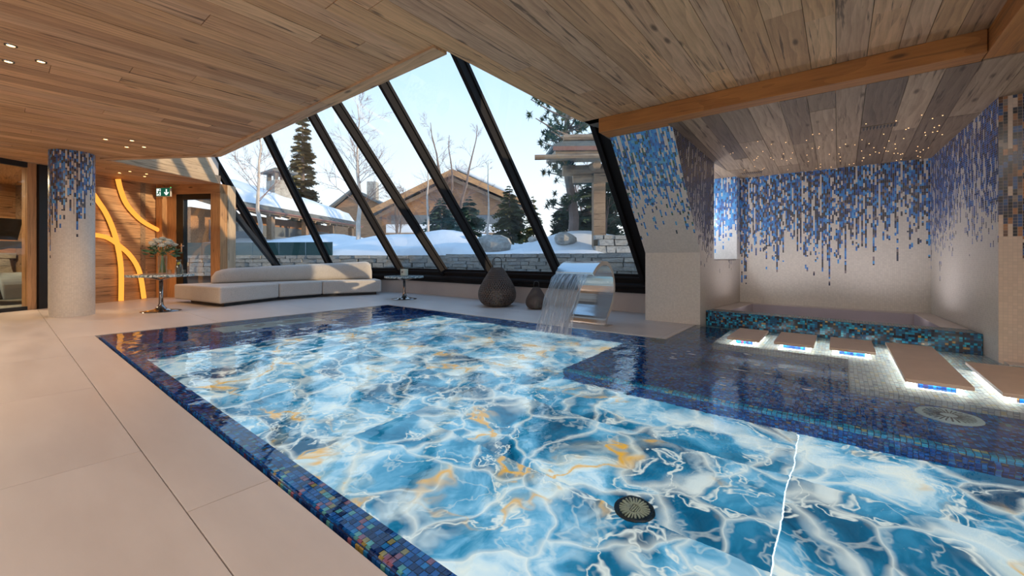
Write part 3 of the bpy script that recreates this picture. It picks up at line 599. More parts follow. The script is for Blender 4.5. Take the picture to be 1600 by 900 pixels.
# left glass partition
win4 = thing('window_4', kind='structure')
def nbox(name, mat, par, s0, s1, o0, o1, z0, z1, bevel=0.005):
    m = MB(); hx, hy, hz = (s1 - s0) / 2, (o1 - o0) / 2, (z1 - z0) / 2
    if hz >= hx: m.box(-hz, hz, -hx, hx, -hy, hy); Mx = Matrix(((0, 0, 1), W, -T)).transposed().to_4x4()
    else: m.box(-hx, hx, -hy, hy, -hz, hz); Mx = Matrix((W, -T, (0, 0, 1))).transposed().to_4x4()
    o = m.build(name, mat, par, bevel=bevel); Mx.translation = nw((s0 + s1) / 2, (z0 + z1) / 2, (o0 + o1) / 2); o.matrix_local = Mx; return o
nbox('frame', M['black'], win4, -0.98, -0.80, -0.10, 0.03, 0, H)
nbox('timber_stile', M['post'], win4, -1.13, -0.99, -0.14, -0.01, 0, H)
nbox('frame', M['black'], win4, -3.0, -1.13, -0.08, 0.0, 2.70, H)
nbox('frame', M['black'], win4, -3.0, -1.13, -0.08, 0.0, 0.0, 0.07)
nbox('frame', M['black'], win4, -3.1, -3.0, -0.1, 0.0, 0, H)
nbox('pane', M['pane'], win4, -3.0, -1.13, -0.05, -0.035, 0.07, 2.70, 0)
# niche window; unseen rear window added to bring in daylight fill
win5 = thing('window_5', kind='structure')
bx('pane', M['pane'], win5, X0 + 0.02, X0 + 0.03, 7.05, 8.05, 1.0, 2.45)
m = MB(); m.box(X0 - 0.02, X0 + 0.06, 7.0, 7.05, .97, 2.5); m.box(X0 - 0.02, X0 + 0.06, 8.05, 8.09, .97, 2.5); m.box(X0 - 0.02, X0 + 0.06, 7.0, 8.09, .96, 1.0); m.build('frame', M['dark'], win5)
lamp('niche_fill', 'POINT', 14, (0.85, 0.92, 1.0), (-1.95, 7.5, 1.7), shadow_soft_size=0.1)  # point light added in place of daylight on the jamb
win_fill = thing('window_fill', kind='structure')
bx('pane', M['pane'], win_fill, -3.4, 2.6, -4.09, -4.078, 0.3, 2.6)
for x in (-3.36, -1.4, 0.6, 2.56): bx('frame', M['dark'], win_fill, x - 0.04, x + 0.04, -4.13, -4.04, 0.3, 2.6)

# ---- gym room behind the left glass
gymw = thing('wall_gym', kind='structure')
go = nw(-4.6, 0.0, -3.6)
planks(gymw, go + V((0, 0, 1.1)), W, (0, 0, 1), [(0, 0), (5.6, 0), (5.6, 1.7), (0, 1.7)], 0.2, M['wallwood'], lens=(1.6, 3.0))
m = MB(); m.obox(go + W * 2.8 + T * -0.12 + V((0, 0, 1.4)), (W, T, (0, 0, 1)), (2.8, 0.08, 1.4)); m.obox(nw(1.0, 1.4, -1.8), (T, W, (0, 0, 1)), (1.8, 0.06, 1.4)); m.obox(nw(-4.6, 1.4, -1.8), (T, W, (0, 0, 1)), (1.8, 0.06, 1.4)); m.build('core', M['outwood'], gymw)
m = MB(); m.obox(nw(-1.8, H + 0.05, -1.9), (W, T, (0, 0, 1)), (2.9, 1.8, 0.05)); m.build('ceiling_gym', M['ceil'])['kind'] = 'structure'
m = MB(); m.obox(nw(-1.8, -0.05, -1.9), (W, T, (0, 0, 1)), (2.9, 1.8, 0.045)); m.build('floor_gym', M['slate'])['kind'] = 'structure'
lamp('gym_fill', 'AREA', 150, (1.0, 0.72, 0.42), tuple(nw(-1.5, 2.7, -2.0)), (0, 0, 0), shape='DISK', size=0.8)  # unseen disc added to brighten the room behind the glass

STONES = []
for k in range(6):
    m = MB(); m.obox((0, 0, 0), ((1, 0, 0), (0, 1, 0), (0, 0, 1)), (0.5, 0.5, 0.5))
    m.v = [tuple(c * random.uniform(0.82, 1.02) for c in p) for p in m.v]; STONES.append(m.mesh('stone', M['stone']))
def stones(parent, p0, p1, z0, z1, ch=0.13, lw=(0.22, 0.55), depth=0.14):
    p0, p1 = V(p0), V(p1); t = (p1 - p0).normalized(); n = V((t.y, -t.x, 0)); L = (p1 - p0).length; z = z0
    while z < z1 - 0.03:
        h = min(ch * random.uniform(0.75, 1.35), z1 - z + 0.02); x = -random.uniform(0, 0.2)
        while x < L:
            l = random.uniform(*lw); o = lk(bpy.data.objects.new('stone', random.choice(STONES))); o.parent = parent
            o.scale = (l * 1.02, depth, h * 1.0); c = p0 + t * (x + l / 2) + V((0, 0, z + h / 2)) + n * random.uniform(-0.01, 0.025)
            o.location = c; o.rotation_euler = (random.uniform(-.03, .03), 0, math.atan2(t.y, t.x) + random.uniform(-.05, .05)); x += l
        z += h
stones(gymw, go + W * 0.6 + T * 0.04, go + W * 5.3 + T * 0.04, 0.0, 1.1, 0.15, (0.3, 0.6), 0.16)

# ------------------------------------------------------------------ swimming pool
ZW = -0.006
pool = thing('swimming_pool', 'rectangular indoor pool with blue mosaic rim and a glowing marbled onyx floor', 'pool')
# rim along the near side, tiles on its nearest stretch are single pieces
bx('rim', M['pool'], pool, PX0 + 0.02, PX1, 0.808, 0.915, -0.75, -0.03)
bx('basin_wall', M['pool'], pool, PX0 - 0.2, PX0 + 0.0, 0.80, PY1 + 0.2, -0.75, -0.032)
bx('basin_wall', M['pool'], pool, PX0, BX0 - 0.02, PY1 + 0.0, PY1 + 0.2, -0.75, -0.032)
bx('basin_wall', M['pool'], pool, BX0 - 0.2, BX0 + 0.0, PY1, BY1, -0.75, -0.032)
bx('basin_wall', M['pool'], pool, BX1 - 0.04, PX1, YE - 0.16, YE + 0.0, -0.75, -0.032)
bx('gutter', M['black'], pool, PX0 - 0.1, PX1, 0.70, 0.81, -0.24, -0.2)
TM = []
for nm, c, r in (('rim_tile_navy', (0.006, 0.03, 0.15), .15), ('rim_tile_blue', (0.01, 0.13, 0.46), .12), ('rim_tile_azure', (0.02, 0.25, 0.60), .12), ('rim_tile_gold', (0.50, 0.36, 0.10), .15), ('rim_tile_rose', (0.45, 0.16, 0.22), .15), ('rim_tile_mint', (0.16, 0.48, 0.45), .12)): TM.append(plain(nm, c, r, 0.2))
TME = []
for mt in TM:
    m = MB(); m.box(-0.0112, 0.0112, -0.0112, 0.0112, -0.004, 0.004); TME.append(m.mesh('rim_tile', mt))
rimo = [o for o in pool.children if o.name.startswith('rim')][0]
cnt = 0
for i in range(58):
    for j in range(-1, 4):
        if cnt >= 290: break
        x = -0.62 - i * 0.0262
        me = random.choices(TME, (30, 34, 18, 7, 4, 7))[0]
        o = lk(bpy.data.objects.new('rim_tile', me)); o.parent = rimo; cnt += 1
        if j < 0: o.location = (x, 0.806, -0.046); o.rotation_euler = (math.pi / 2, 0, 0)
        else: o.location = (x, 0.822 + j * 0.0262, -0.028); o.rotation_euler = (random.uniform(-.02, .02), random.uniform(-.02, .02), 0)
# underwater shelves
bx('shelf', M['pool'], pool, PX0, -5.95, 0.915, PY1, -0.75, -0.30)
LX = -2.1; LY = 3.42
m = MB(); m.box(LX, 0.07, LY, 4.25, -0.75, -0.30); m.box(LX, -1.17, 4.25, PY1, -0.75, -0.30); m.box(0.07, PX1, LY, 4.25, -0.75, -0.30); m.build('shelf', M['pool'], pool)
bx('shelf_nosing', M['trimm'], pool, LX, PX1, LY - 0.012, LY + 0.05, -0.36, -0.293)
m = MB(); m.box(-1.17, 0.07, 4.25, 5.36, -0.80, -0.68); m.box(-1.17, 0.07, 4.75, 5.36, -0.68, -0.45); m.build('step_well', M['pool'], pool)
m = MB(); m.box(-1.19, 0.07, 5.36, BY1 + 0.1, -0.75, -0.13); m.box(0.07, PX1, 4.25, BY1 + 0.1, -0.75, -0.13); m.build('shallow_shelf', M['pearl'], pool)
bx('shelf_channel', M['pool'], pool, BX0, -1.19, PY1, BY1 + 0.1, -0.75, -0.40)
# onyx sheets over a light bed
xs = [-5.95, -5.02, -2.62, -0.22, 2.18, PX1]; ys = [0.915, 2.0, 2.8, LY, 4.2, PY1]
m = MB(); m.box(-5.95, LX, 0.915, PY1, -0.66, -0.622); m.box(LX, PX1, 0.915, LY, -0.66, -0.622); m.build('light_bed', M['seam'], pool)
for i in range(5):
    for j in range(5):
        x0, x1, y0, y1 = xs[i], xs[i + 1], ys[j], ys[j + 1]
        if y0 >= LY - 0.01:
            if x0 > LX - 0.1: continue
            x1 = min(x1, LX)
        m = MB(); m.box(-(x1 - x0) / 2 + .004, (x1 - x0) / 2 - .004, -(y1 - y0) / 2 + .003, (y1 - y0) / 2 - .003, -0.01, 0.01)
        m.build('onyx_panel', M['onyx'], pool, loc=((x0 + x1) / 2, (y0 + y1) / 2, -0.61))
m = MB(); m.box(-5.95, PX1, 0.90, PY1, -0.78, -0.665); m.build('basin_floor', M['pool'], pool)
# outlets
m = MB(); m.lathe([(0.0, 0.0), (0.098, 0.0), (0.098, 0.008), (0.088, 0.014), (0.0, 0.014)], 32); dr = m.build('floor_drain', M['black'], pool, smooth=False, loc=(-0.82, 2.03, -0.60))
m = MB()
for k in range(24):
    a = k * math.pi / 12; m.obox((0.05 * math.cos(a), 0.05 * math.sin(a), 0.018), ((math.cos(a), math.sin(a), 0), (-math.sin(a), math.cos(a), 0), (0, 0, 1)), (0.022, 0.004, 0.004))
for k in range(5): m.box(-0.022 + k * 0.011 - .003, -0.022 + k * 0.011 + .003, -0.02, 0.02, 0.014, 0.022)
m.build('drain_slot', plain('drain_cream', (0.75, 0.68, 0.45), 0.4), dr)
m = MB(); m.lathe([(0.0, 0.0), (0.165, 0.0), (0.165, 0.012), (0.15, 0.02), (0.0, 0.02)], 40); jt = m.build('jet_cover', M['grille'], pool, loc=(0.585, 4.05, -0.30))
m = MB()
for k in range(28):
    a = k * math.pi / 14; m.obox((0.085 * math.cos(a), 0.085 * math.sin(a), 0.021), ((math.cos(a), math.sin(a), 0), (-math.sin(a), math.cos(a), 0), (0, 0, 1)), (0.045, 0.004, 0.003))
m.build('jet_slot', M['gymblack'], jt)
m = MB(); m.box(-7.25, -6.70, 1.95, 3.40, -0.30, -0.285); gr = m.build('floor_grille', M['grille'], pool)
for k in range(44): bx('slat', M['grille'], gr, -7.19, -6.76, 2.04 + k * 0.03, 2.057 + k * 0.03, -0.286, -0.27)
for y in (2.45, 3.0):
    m = MB(); m.lathe([(0.0, 0.0), (0.14, 0.0), (0.14, 0.02), (0.0, 0.025)], 28); m.build('round_outlet', plain('outlet_bronze', (0.30, 0.25, 0.21), 0.4), gr, loc=(-7.0, y, -0.27))
# water sheet
m = MB(); m.add([(PX0, 0.805, ZW), (PX1, 0.805, ZW), (PX1, PY1, ZW), (PX0, PY1, ZW), (BX0, PY1, ZW), (PX1, PY1, ZW), (PX1, YE - .16, ZW), (1.20, YE - .16, ZW), (1.16, BY1 - 0.2, ZW), (-1.57, BY1, ZW), (BX0, 6.4, ZW)], [(0, 1, 2, 4, 3), (4, 5, 6, 7, 8, 9, 10)])
tag(m.build('pool_water', M['water']), 'clear rippling water filling the blue pool up to its rim', 'water', kind='stuff')
# underwater lamps beside the stepping slabs
for x, y, sx, sy in ((-0.88, 5.82, .28, .74), (-0.39, 5.84, .30, .74), (0.10, 5.84, .32, .70), (0.59, 5.32, .32, 1.7), (1.085, 4.95, .32, 1.0)):
    lamp('underwater_lamp', 'AREA', 15 * sy / 0.74, (1.0, 0.90, 0.72), (x, y, 0.016), (0, 0, 0), shape='RECTANGLE', size=sx * 0.98, size_y=sy * 0.98)

# ------------------------------------------------------------------ stepping slabs, spa
for k, (x0, x1, y0, y1, lb) in enumerate([(-1.045, -0.71, 5.42, 6.22, 'brown stepping slab in shallow water nearest the tiled pillar'), (-0.575, -0.21, 5.45, 6.24, 'brown stepping slab second from the tiled pillar'), (-0.08, 0.29, 5.47, 6.21, 'brown stepping slab third from the pillar, shorter than its right neighbour'), (0.405, 0.775, 4.44, 6.2, 'long brown stepping slab reaching out over the pearl mosaic'), (0.90, 1.27, 4.40, 5.50, 'brown stepping slab nearest the tiled end wall')]):
    s_ = thing('stepping_stone', lb, 'stepping stone', ((x0 + x1) / 2, (y0 + y1) / 2, 0), 0, 'stepping slabs in front of the spa')
    hx, hy = (x1 - x0) / 2, (y1 - y0) / 2
    m = MB(); m.box(-hx, hx, -hy, hy, 0.022, 0.05); m.build('slab', M['paver'], s_, bevel=0.003)
    m = MB(); m.box(-hx + 0.08, hx - 0.08, -hy + 0.08, hy - 0.08, -0.13, 0.022); m.build('pedestal', M['pool'], s_)
spa = thing('spa_pool', 'raised spa with dark blue mosaic front wall in the tiled alcove', 'spa', (0, 0, 0))
m = MB(); m.prism([(-1.57, 6.66), (1.175, 6.40), (1.145, 6.70), (-1.535, 6.93)], -0.16, 0.20); m.build('front_wall', M['spa'], spa, bevel=0.008)
m = MB(); m.prism([(-1.53, 6.935), (-1.28, 6.915), (-1.16, 8.06), (-1.375, 8.235)], -0.1, 0.205); m.prism([(1.125, 6.71), (0.90, 6.73), (0.83, 8.06), (1.01, 8.235)], -0.1, 0.205); m.prism([(-1.16, 8.06), (0.83, 8.06), (1.01, 8.235), (-1.375, 8.235)], -0.1, 0.205); m.build('ledge', M['stonefloor'], spa)
m = MB(); m.prism([(-1.28, 6.92), (0.90, 6.74), (0.83, 8.06), (-1.16, 8.06)], -0.3, -0.15); m.build('basin', M['tub'], spa)
m = MB(); m.add([(-1.28, 6.915, .197), (0.90, 6.73, .197), (0.83, 8.06, .197), (-1.16, 8.06, .197)], [(0, 1, 2, 3)])
tag(m.build('spa_water', M['spawater']), 'still violet dark water filling the raised spa', 'water', kind='stuff')

for x in (-0.75, 0.4):
    lamp('spa_fill', 'SPOT', 36, (1.0, 0.94, 0.88), (x, 7.4, 0.0), (math.pi, 0, 0), spot_size=2.5, spot_blend=0.9, shadow_soft_size=0.12)  # fixtureless spots added to brighten the alcove from below
# ------------------------------------------------------------------ waterfall blade
fo = thing('waterfall_fountain', 'curved brushed steel waterfall blade standing on the deck at the pool edge', 'fountain', (-2.96, 5.52, 0))
hw = 0.30
prof = [(0.02, 0.0), (0.03, 0.03), (0.07, 0.10), (0.20, 0.25), (0.29, 0.42), (0.315, 0.56), (0.28, 0.72), (0.20, 0.84), (0.08, 0.925), (-0.06, 0.945), (-0.20, 0.915), (-0.32, 0.855), (-0.41, 0.785)]
def dens(pf, n=6):
    out = []
    for i in range(len(pf) - 1):
        p0, p1, p2, p3 = pf[max(i - 1, 0)], pf[i], pf[i + 1], pf[min(i + 2, len(pf) - 1)]
        for k in range(n):
            t = k / n; out.append(tuple(0.5 * (2 * p1[a] + (p2[a] - p0[a]) * t + (2 * p0[a] - 5 * p1[a] + 4 * p2[a] - p3[a]) * t * t + (3 * p1[a] - p0[a] - 3 * p2[a] + p3[a]) * t ** 3) for a in range(len(p1))))
    return out + [pf[-1]]
pd = dens(prof, 4)
def strip(pd, x0, x1, th):
    m = MB(); vs = []
    for i, (y, z) in enumerate(pd):
        a, b = pd[max(i - 1, 0)], pd[min(i + 1, len(pd) - 1)]; t = V((b[0] - a[0], b[1] - a[1])).normalized(); nx = (-t.y * th, t.x * th)
        vs += [(x0, y, z), (x1, y, z), (x1, y + nx[0], z + nx[1]), (x0, y + nx[0], z + nx[1])]
    fs = [(0, 1, 2, 3)]
    for i in range(len(pd) - 1):
        for j in range(4): fs.append((i * 4 + j, (i + 1) * 4 + j, (i + 1) * 4 + (j + 1) % 4, i * 4 + (j + 1) % 4))
    k = (len(pd) - 1) * 4; fs.append((k + 3, k + 2, k + 1, k)); m.add(vs, fs); return m
strip(pd, -hw, hw, 0.035).build('blade', M['steel'], fo, smooth=False, bevel=0.003, seg=1)
for x in (-hw, hw): strip(pd, x - 0.006, x + 0.006, 0.055).build('side_rim', M['chrome'], fo)
m = MB(); m.box(-hw - 0.06, hw + 0.06, -0.08, 0.12, 0, 0.008); m.build('base_plate', M['steel'], fo)
m = MB(); vs = []; pts = []
y0, z0 = 5.52 - 0.41, 0.782
for k in range(19):
    t = k / 18; tt = t * 0.40; yy = y0 - 1.35 * tt; zz = z0 - 0.4 * tt - 0.5 * 9.8 * tt * tt * 0.79; pts.append((yy, zz))
zs = pts[-1][1]; pts = [(y, z0 + (z - z0) * (z0 - ZW) / (z0 - zs)) for y, z in pts]
for k in range(18):
    for q in range(16):
        a0, a1 = q / 16, (q + 1) / 16
        def P(a, i):
            spread = 1.0 - 0.05 * (i / 18); x = -2.96 + (a - 0.5) * 2 * (hw - 0.02) * spread
            return (x + 0.01 * math.sin(a * 40 + i), pts[i][0] + 0.012 * math.sin(a * 23 + i * .2) * (i / 18), pts[i][1])
        m.face([P(a0, k), P(a1, k), P(a1, k + 1), P(a0, k + 1)], [(a0, k / 18), (a1, k / 18), (a1, (k + 1) / 18), (a0, (k + 1) / 18)])
tag(m.build('water_curtain', M['fall'], smooth=True), 'thin sheet of water falling from the steel blade into the pool', 'water', kind='stuff')

random.seed(17); m = MB()
for k in range(70):
    a = random.uniform(0, 6.28); r = 0.25 + 2.0 * random.random() ** 1.2; x, y = -2.6 + r * math.cos(a) * 1.2, 4.35 + r * math.sin(a) * 0.55
    if not (PY0 + .4 < y < PY1 - 0.05) or x > 1.5: continue
    l, w_ = random.uniform(.015, .06), random.uniform(.006, .018); n = 9; m.face([(x + l * math.cos(6.283 * q / n) * random.uniform(.7, 1.2), y + w_ * math.sin(6.283 * q / n) * random.uniform(.7, 1.2), ZW + 0.003) for q in range(n)])
tag(m.build('foam', plain('foam_white', (0.80, 0.86, 0.88), 0.6)), 'scattered white foam flecks drifting on the water around the fall', 'foam', kind='stuff')

# ------------------------------------------------------------------ sofa
sofa = thing('sofa', 'long curved low sofa in pale grey felt with a rounded backrest', 'sofa', (-10.3, 4.5, 0))
def loc(pl): return [(x + 10.3, y - 4.5) for x, y in pl]
def cushion(poly, z0, z1, name, r=0.04):
    m = MB(); m.prism(loc(poly), z0, z1); return m.build(name, M['wool'], sofa, bevel=r, seg=4)
F0, L0, S1, S2, R0 = (-9.62, 2.74), (-11.62, 2.44), (-10.14, 4.05), (-10.16, 5.08), (-9.62, 6.42)
K1, K2, K3 = (-11.35, 4.0), (-11.10, 5.15), (-10.32, 6.70)
cushion([F0, S1, K1, (-11.62, 3.25), L0], 0.07, 0.40, 'seat'); cushion([(-10.142, 4.06), S2, K2, (-11.34, 4.01)], 0.07, 0.40, 'seat'); cushion([(-10.156, 5.09), R0, K3, (-11.095, 5.16)], 0.07, 0.40, 'seat')
cushion([(-9.75, 2.85), (-10.25, 4.05), (-10.27, 5.08), (-9.75, 6.35), (-10.2, 6.55), (-11.0, 5.1), (-11.25, 4.0), (-11.2, 2.65)], 0.0, 0.075, 'base', 0.0).data.materials[0] = M['gymblack']
bp = dens([(-11.26, 3.05), (-11.15, 3.75), (-11.05, 4.3), (-10.90, 5.0), (-10.66, 5.6), (-10.32, 6.15), (-10.12, 6.45)], 6)
m = MB(); nB = len(bp); vs = []; NR = 16
for i, (x, y) in enumerate(bp):
    a, b = bp[max(i - 1, 0)], bp[min(i + 1, nB - 1)]; t = V((b[0] - a[0], b[1] - a[1], 0)).normalized(); nn = V((t.y, -t.x, 0)); f = i / (nB - 1)
    e = min(1.0, min(f, 1 - f) * 9 + 0.0); rr = math.sqrt(max(0.0, 1 - (1 - e) ** 2)); h = (0.33 + 0.17 * f) * (0.45 + 0.55 * rr); w_ = 0.19 * (0.5 + 0.5 * rr)
    for j in range(NR):
        an = 2 * math.pi * j / NR; ca, sa = math.cos(an), math.sin(an); pw_ = 0.6
        u_ = math.copysign(abs(ca) ** pw_, ca) * w_; v_ = math.copysign(abs(sa) ** 0.75, sa)
        vs.append((x + 10.3 + nn.x * u_, y - 4.5 + nn.y * u_, 0.40 + h / 2 + v_ * h / 2))
fs = [(i * NR + j, i * NR + (j + 1) % NR, (i + 1) * NR + (j + 1) % NR, (i + 1) * NR + j) for i in range(nB - 1) for j in range(NR)] + [tuple(range(NR))[::-1], tuple(range((nB - 1) * NR, nB * NR))]
m.add(vs, fs); m.build('backrest', M['wool'], sofa, smooth=True)

# ------------------------------------------------------------------ tables and what stands on them
def pedestal_table(loc_, r, h, label, sq=1.0, rz=0.0):
    t = thing('side_table', label, 'table', loc_, rz)
    m = MB(); n = 48; pl = []
    for k in range(n):
        a = 2 * math.pi * k / n; c, s_ = math.cos(a), math.sin(a); pl.append((r * math.copysign(abs(c) ** sq, c), r * math.copysign(abs(s_) ** sq, s_)))
    m.prism(pl, h - 0.042, h); m.build('tabletop', M['terrazzo'], t, bevel=0.006)
    m = MB(); m.lathe([(0.30, 0.0), (0.30, 0.006), (0.20, 0.018), (0.10, 0.04), (0.055, 0.08), (0.036, 0.14), (0.032, 0.2), (0.032, h - 0.10)], 32); m.build('pedestal', M['gun'], t, smooth=True)
    m = MB(); m.lathe([(0.03, h - 0.12), (0.05, h - 0.09)], 16)
    for k in range(4):
        a = k * math.pi / 2 + 0.4; m.beam((0.03 * math.cos(a), 0.03 * math.sin(a), h - 0.10), (0.30 * math.cos(a), 0.30 * math.sin(a), h - 0.037), 0.05, 0.012)
    m.build('support_arm', M['gun'], t); return t
t1 = (-9.85, 1.88, 0); h1 = 0.685
pedestal_table(t1, 0.50, h1, 'round terrazzo table on a metal trumpet foot, carrying the bouquet')
pedestal_table((-8.17, 6.08, 0), 0.46, 0.55, 'lower round terrazzo table on a metal trumpet foot, carrying the candle')
vz = h1
va = thing('flower_vase', 'tall clear glass cylinder vase holding a bouquet of cream roses', 'vase', (t1[0] - 0.05, t1[1] + 0.03, vz))
m = MB(); m.lathe([(0.0, 0.0), (0.068, 0.0), (0.07, 0.34), (0.064, 0.34), (0.062, 0.02), (0.0, 0.02)], 28); m.build('glass', M['clear'], va, smooth=False)
m = MB(); m.lathe([(0.0, 0.021), (0.058, 0.021), (0.058, 0.16), (0.0, 0.16)], 24); m.build('vase_water', M['liquid'], va)
fl = []
random.seed(11)
for k in range(14):
    a = k * 2.4; r = 0.02 + 0.048 * math.sqrt(k); fl.append((r * math.cos(a), r * math.sin(a), 0.66 - 3.6 * r * r))
bq = thing('bouquet', 'cream roses with small white filler blooms and green leaves in glass vase', 'flowers', (t1[0] - 0.05, t1[1] + 0.03, vz))
for k in range(14):
    x, y, z = fl[k]; a = math.atan2(y, x) + 2.5
    m = MB(); m.tube([(0.045 * math.cos(a), 0.045 * math.sin(a), 0.03), (0.01 * math.cos(a), 0.01 * math.sin(a), 0.33), (x, y, z)], 0.0045, 6); m.build('stem', M['stem'], bq)
    m = MB(); R = 0.052 + 0.008 * random.random()
    for L_ in range(4):
        n_ = 4 + L_; rr = R * (0.25 + 0.25 * L_)
        for q in range(n_):
            b = 2 * math.pi * q / n_ + L_; w_ = rr * 0.8
            base = V((0.2 * rr * math.cos(b), 0.2 * rr * math.sin(b), -0.02)); out = V((math.cos(b), math.sin(b), 0)); sd = V((-math.sin(b), math.cos(b), 0)); zz = 0.05 - 0.009 * L_
            p = [base - sd * w_ * .4, base + sd * w_ * .4, out * rr + sd * w_ * .6 + V((0, 0, zz * .5)), out * rr * 0.95 + V((0, 0, zz)), out * rr - sd * w_ * .6 + V((0, 0, zz * .5))]
            m.add([V((x, y, z)) + v_ for v_ in p], [(0, 1, 2, 3, 4)])
    m.build('rose', M['petal'], bq)
for k in range(90):
    a = random.uniform(0, 6.28); r = random.uniform(0.05, 0.22); z = 0.56 - r * 0.75 + random.uniform(-0.09, 0.05); d = V((math.cos(a), math.sin(a), random.uniform(-.3, .5))).normalized(); sd = V((-math.sin(a), math.cos(a), random.uniform(-.4, .4))).normalized()
    p = V((r * math.cos(a), r * math.sin(a), z)); l = random.uniform(0.07, 0.12); w_ = l * 0.28; up = d.cross(sd) * 0.01
    m = MB(); m.add([p, p + d * l * .35 + sd * w_ - up, p + d * l * .7 + sd * w_ * .8 - up, p + d * l, p + d * l * .7 - sd * w_ * .8 - up, p + d * l * .35 - sd * w_ - up, p + d * l * .5 + up], [(0, 1, 6), (1, 2, 6), (2, 3, 6), (3, 4, 6), (4, 5, 6), (5, 0, 6)]); m.build('leaf', M['leaf'], bq)
m = MB()
for k in range(150):
    a = random.uniform(0, 6.28); r = 0.19 * math.sqrt(random.random()); z = 0.655 - r * 0.75 + random.uniform(-.05, .03); s_ = random.uniform(0.006, 0.011); c = V((r * math.cos(a), r * math.sin(a), z))
    m.add([c + V(q) * s_ for q in ((1, 0, 0), (-1, 0, 0), (0, 1, 0), (0, -1, 0), (0, 0, 1), (0, 0, -1))], [(0, 2, 4), (2, 1, 4), (1, 3, 4), (3, 0, 4), (2, 0, 5), (1, 2, 5), (3, 1, 5), (0, 3, 5)])
tag(m.build('filler_bloom', M['bloom'], bq), kind='stuff')
ca = thing('water_carafe', 'clear glass water carafe with lemon slices, beside the vase', 'carafe', (t1[0] + 0.10, t1[1] + 0.24, vz))
m = MB(); m.lathe([(0.0, 0.0), (0.056, 0.0), (0.06, 0.02), (0.06, 0.13), (0.05, 0.17), (0.034, 0.205), (0.034, 0.24), (0.042, 0.275), (0.039, 0.275), (0.031, 0.24), (0.031, 0.205), (0.047, 0.168), (0.057, 0.128), (0.057, 0.012), (0.0, 0.012)], 28); m.build('glass', M['clear'], ca, smooth=True)
m = MB(); m.lathe([(0.0, 0.013), (0.055, 0.013), (0.055, 0.127), (0.045, 0.166), (0.03, 0.204), (0.0, 0.204)], 24); m.build('water', M['liquid'], ca)
for z in (0.185, 0.20, 0.215):
    m = MB(); m.lathe([(0.0, -0.004), (0.027, -0.004), (0.027, 0.004), (0.0, 0.004)], 16); o = m.build('lemon_slice', M['lemon'], ca, loc=(0.0, 0.0, z)); o.rotation_euler = (0.35, 0.2 * z, 0)
for dx, dy, lb in ((0.10, 0.12, 'small water tumbler between the vase and the carafe'), (0.20, 0.30, 'water tumbler at the right edge of the bouquet table')):
    gl = thing('tumbler', lb, 'glass', (t1[0] + dx, t1[1] + dy - 0.02, vz), 0, 'tumblers on the bouquet table')
    m = MB(); m.lathe([(0.0, 0.0), (0.036, 0.0), (0.041, 0.085), (0.038, 0.085), (0.033, 0.01), (0.0, 0.01)], 24); m.build('glass', M['clear'], gl)
cn = thing('candle', 'large cream candle in a clear glass on the lower terrazzo table', 'candle', (-8.17 + 0.03, 6.06, 0.55))
m = MB(); m.lathe([(0.0, 0.0), (0.095, 0.0), (0.098, 0.20), (0.092, 0.20), (0.089, 0.012), (0.0, 0.012)], 32); m.build('glass', M['clear'], cn)
m = MB(); m.lathe([(0.0, 0.014), (0.086, 0.014), (0.086, 0.165), (0.0, 0.168)], 28); m.build('wax', M['candle'], cn)
m = MB(); m.tube([(0, 0, 0.166), (0.002, 0, 0.19)], 0.003, 6); m.build('wick', M['gymblack'], cn)
vd = V((0.8, -0.6, 0)).normalized(); m = MB(); m.obox(vd * 0.100 + V((-.03, -.04, .10)), (vd.cross(V((0, 0, 1))), V((0, 0, 1)), vd), (0.014, 0.014, 0.002)); m.build('label_dot', M['gymblack'], cn)

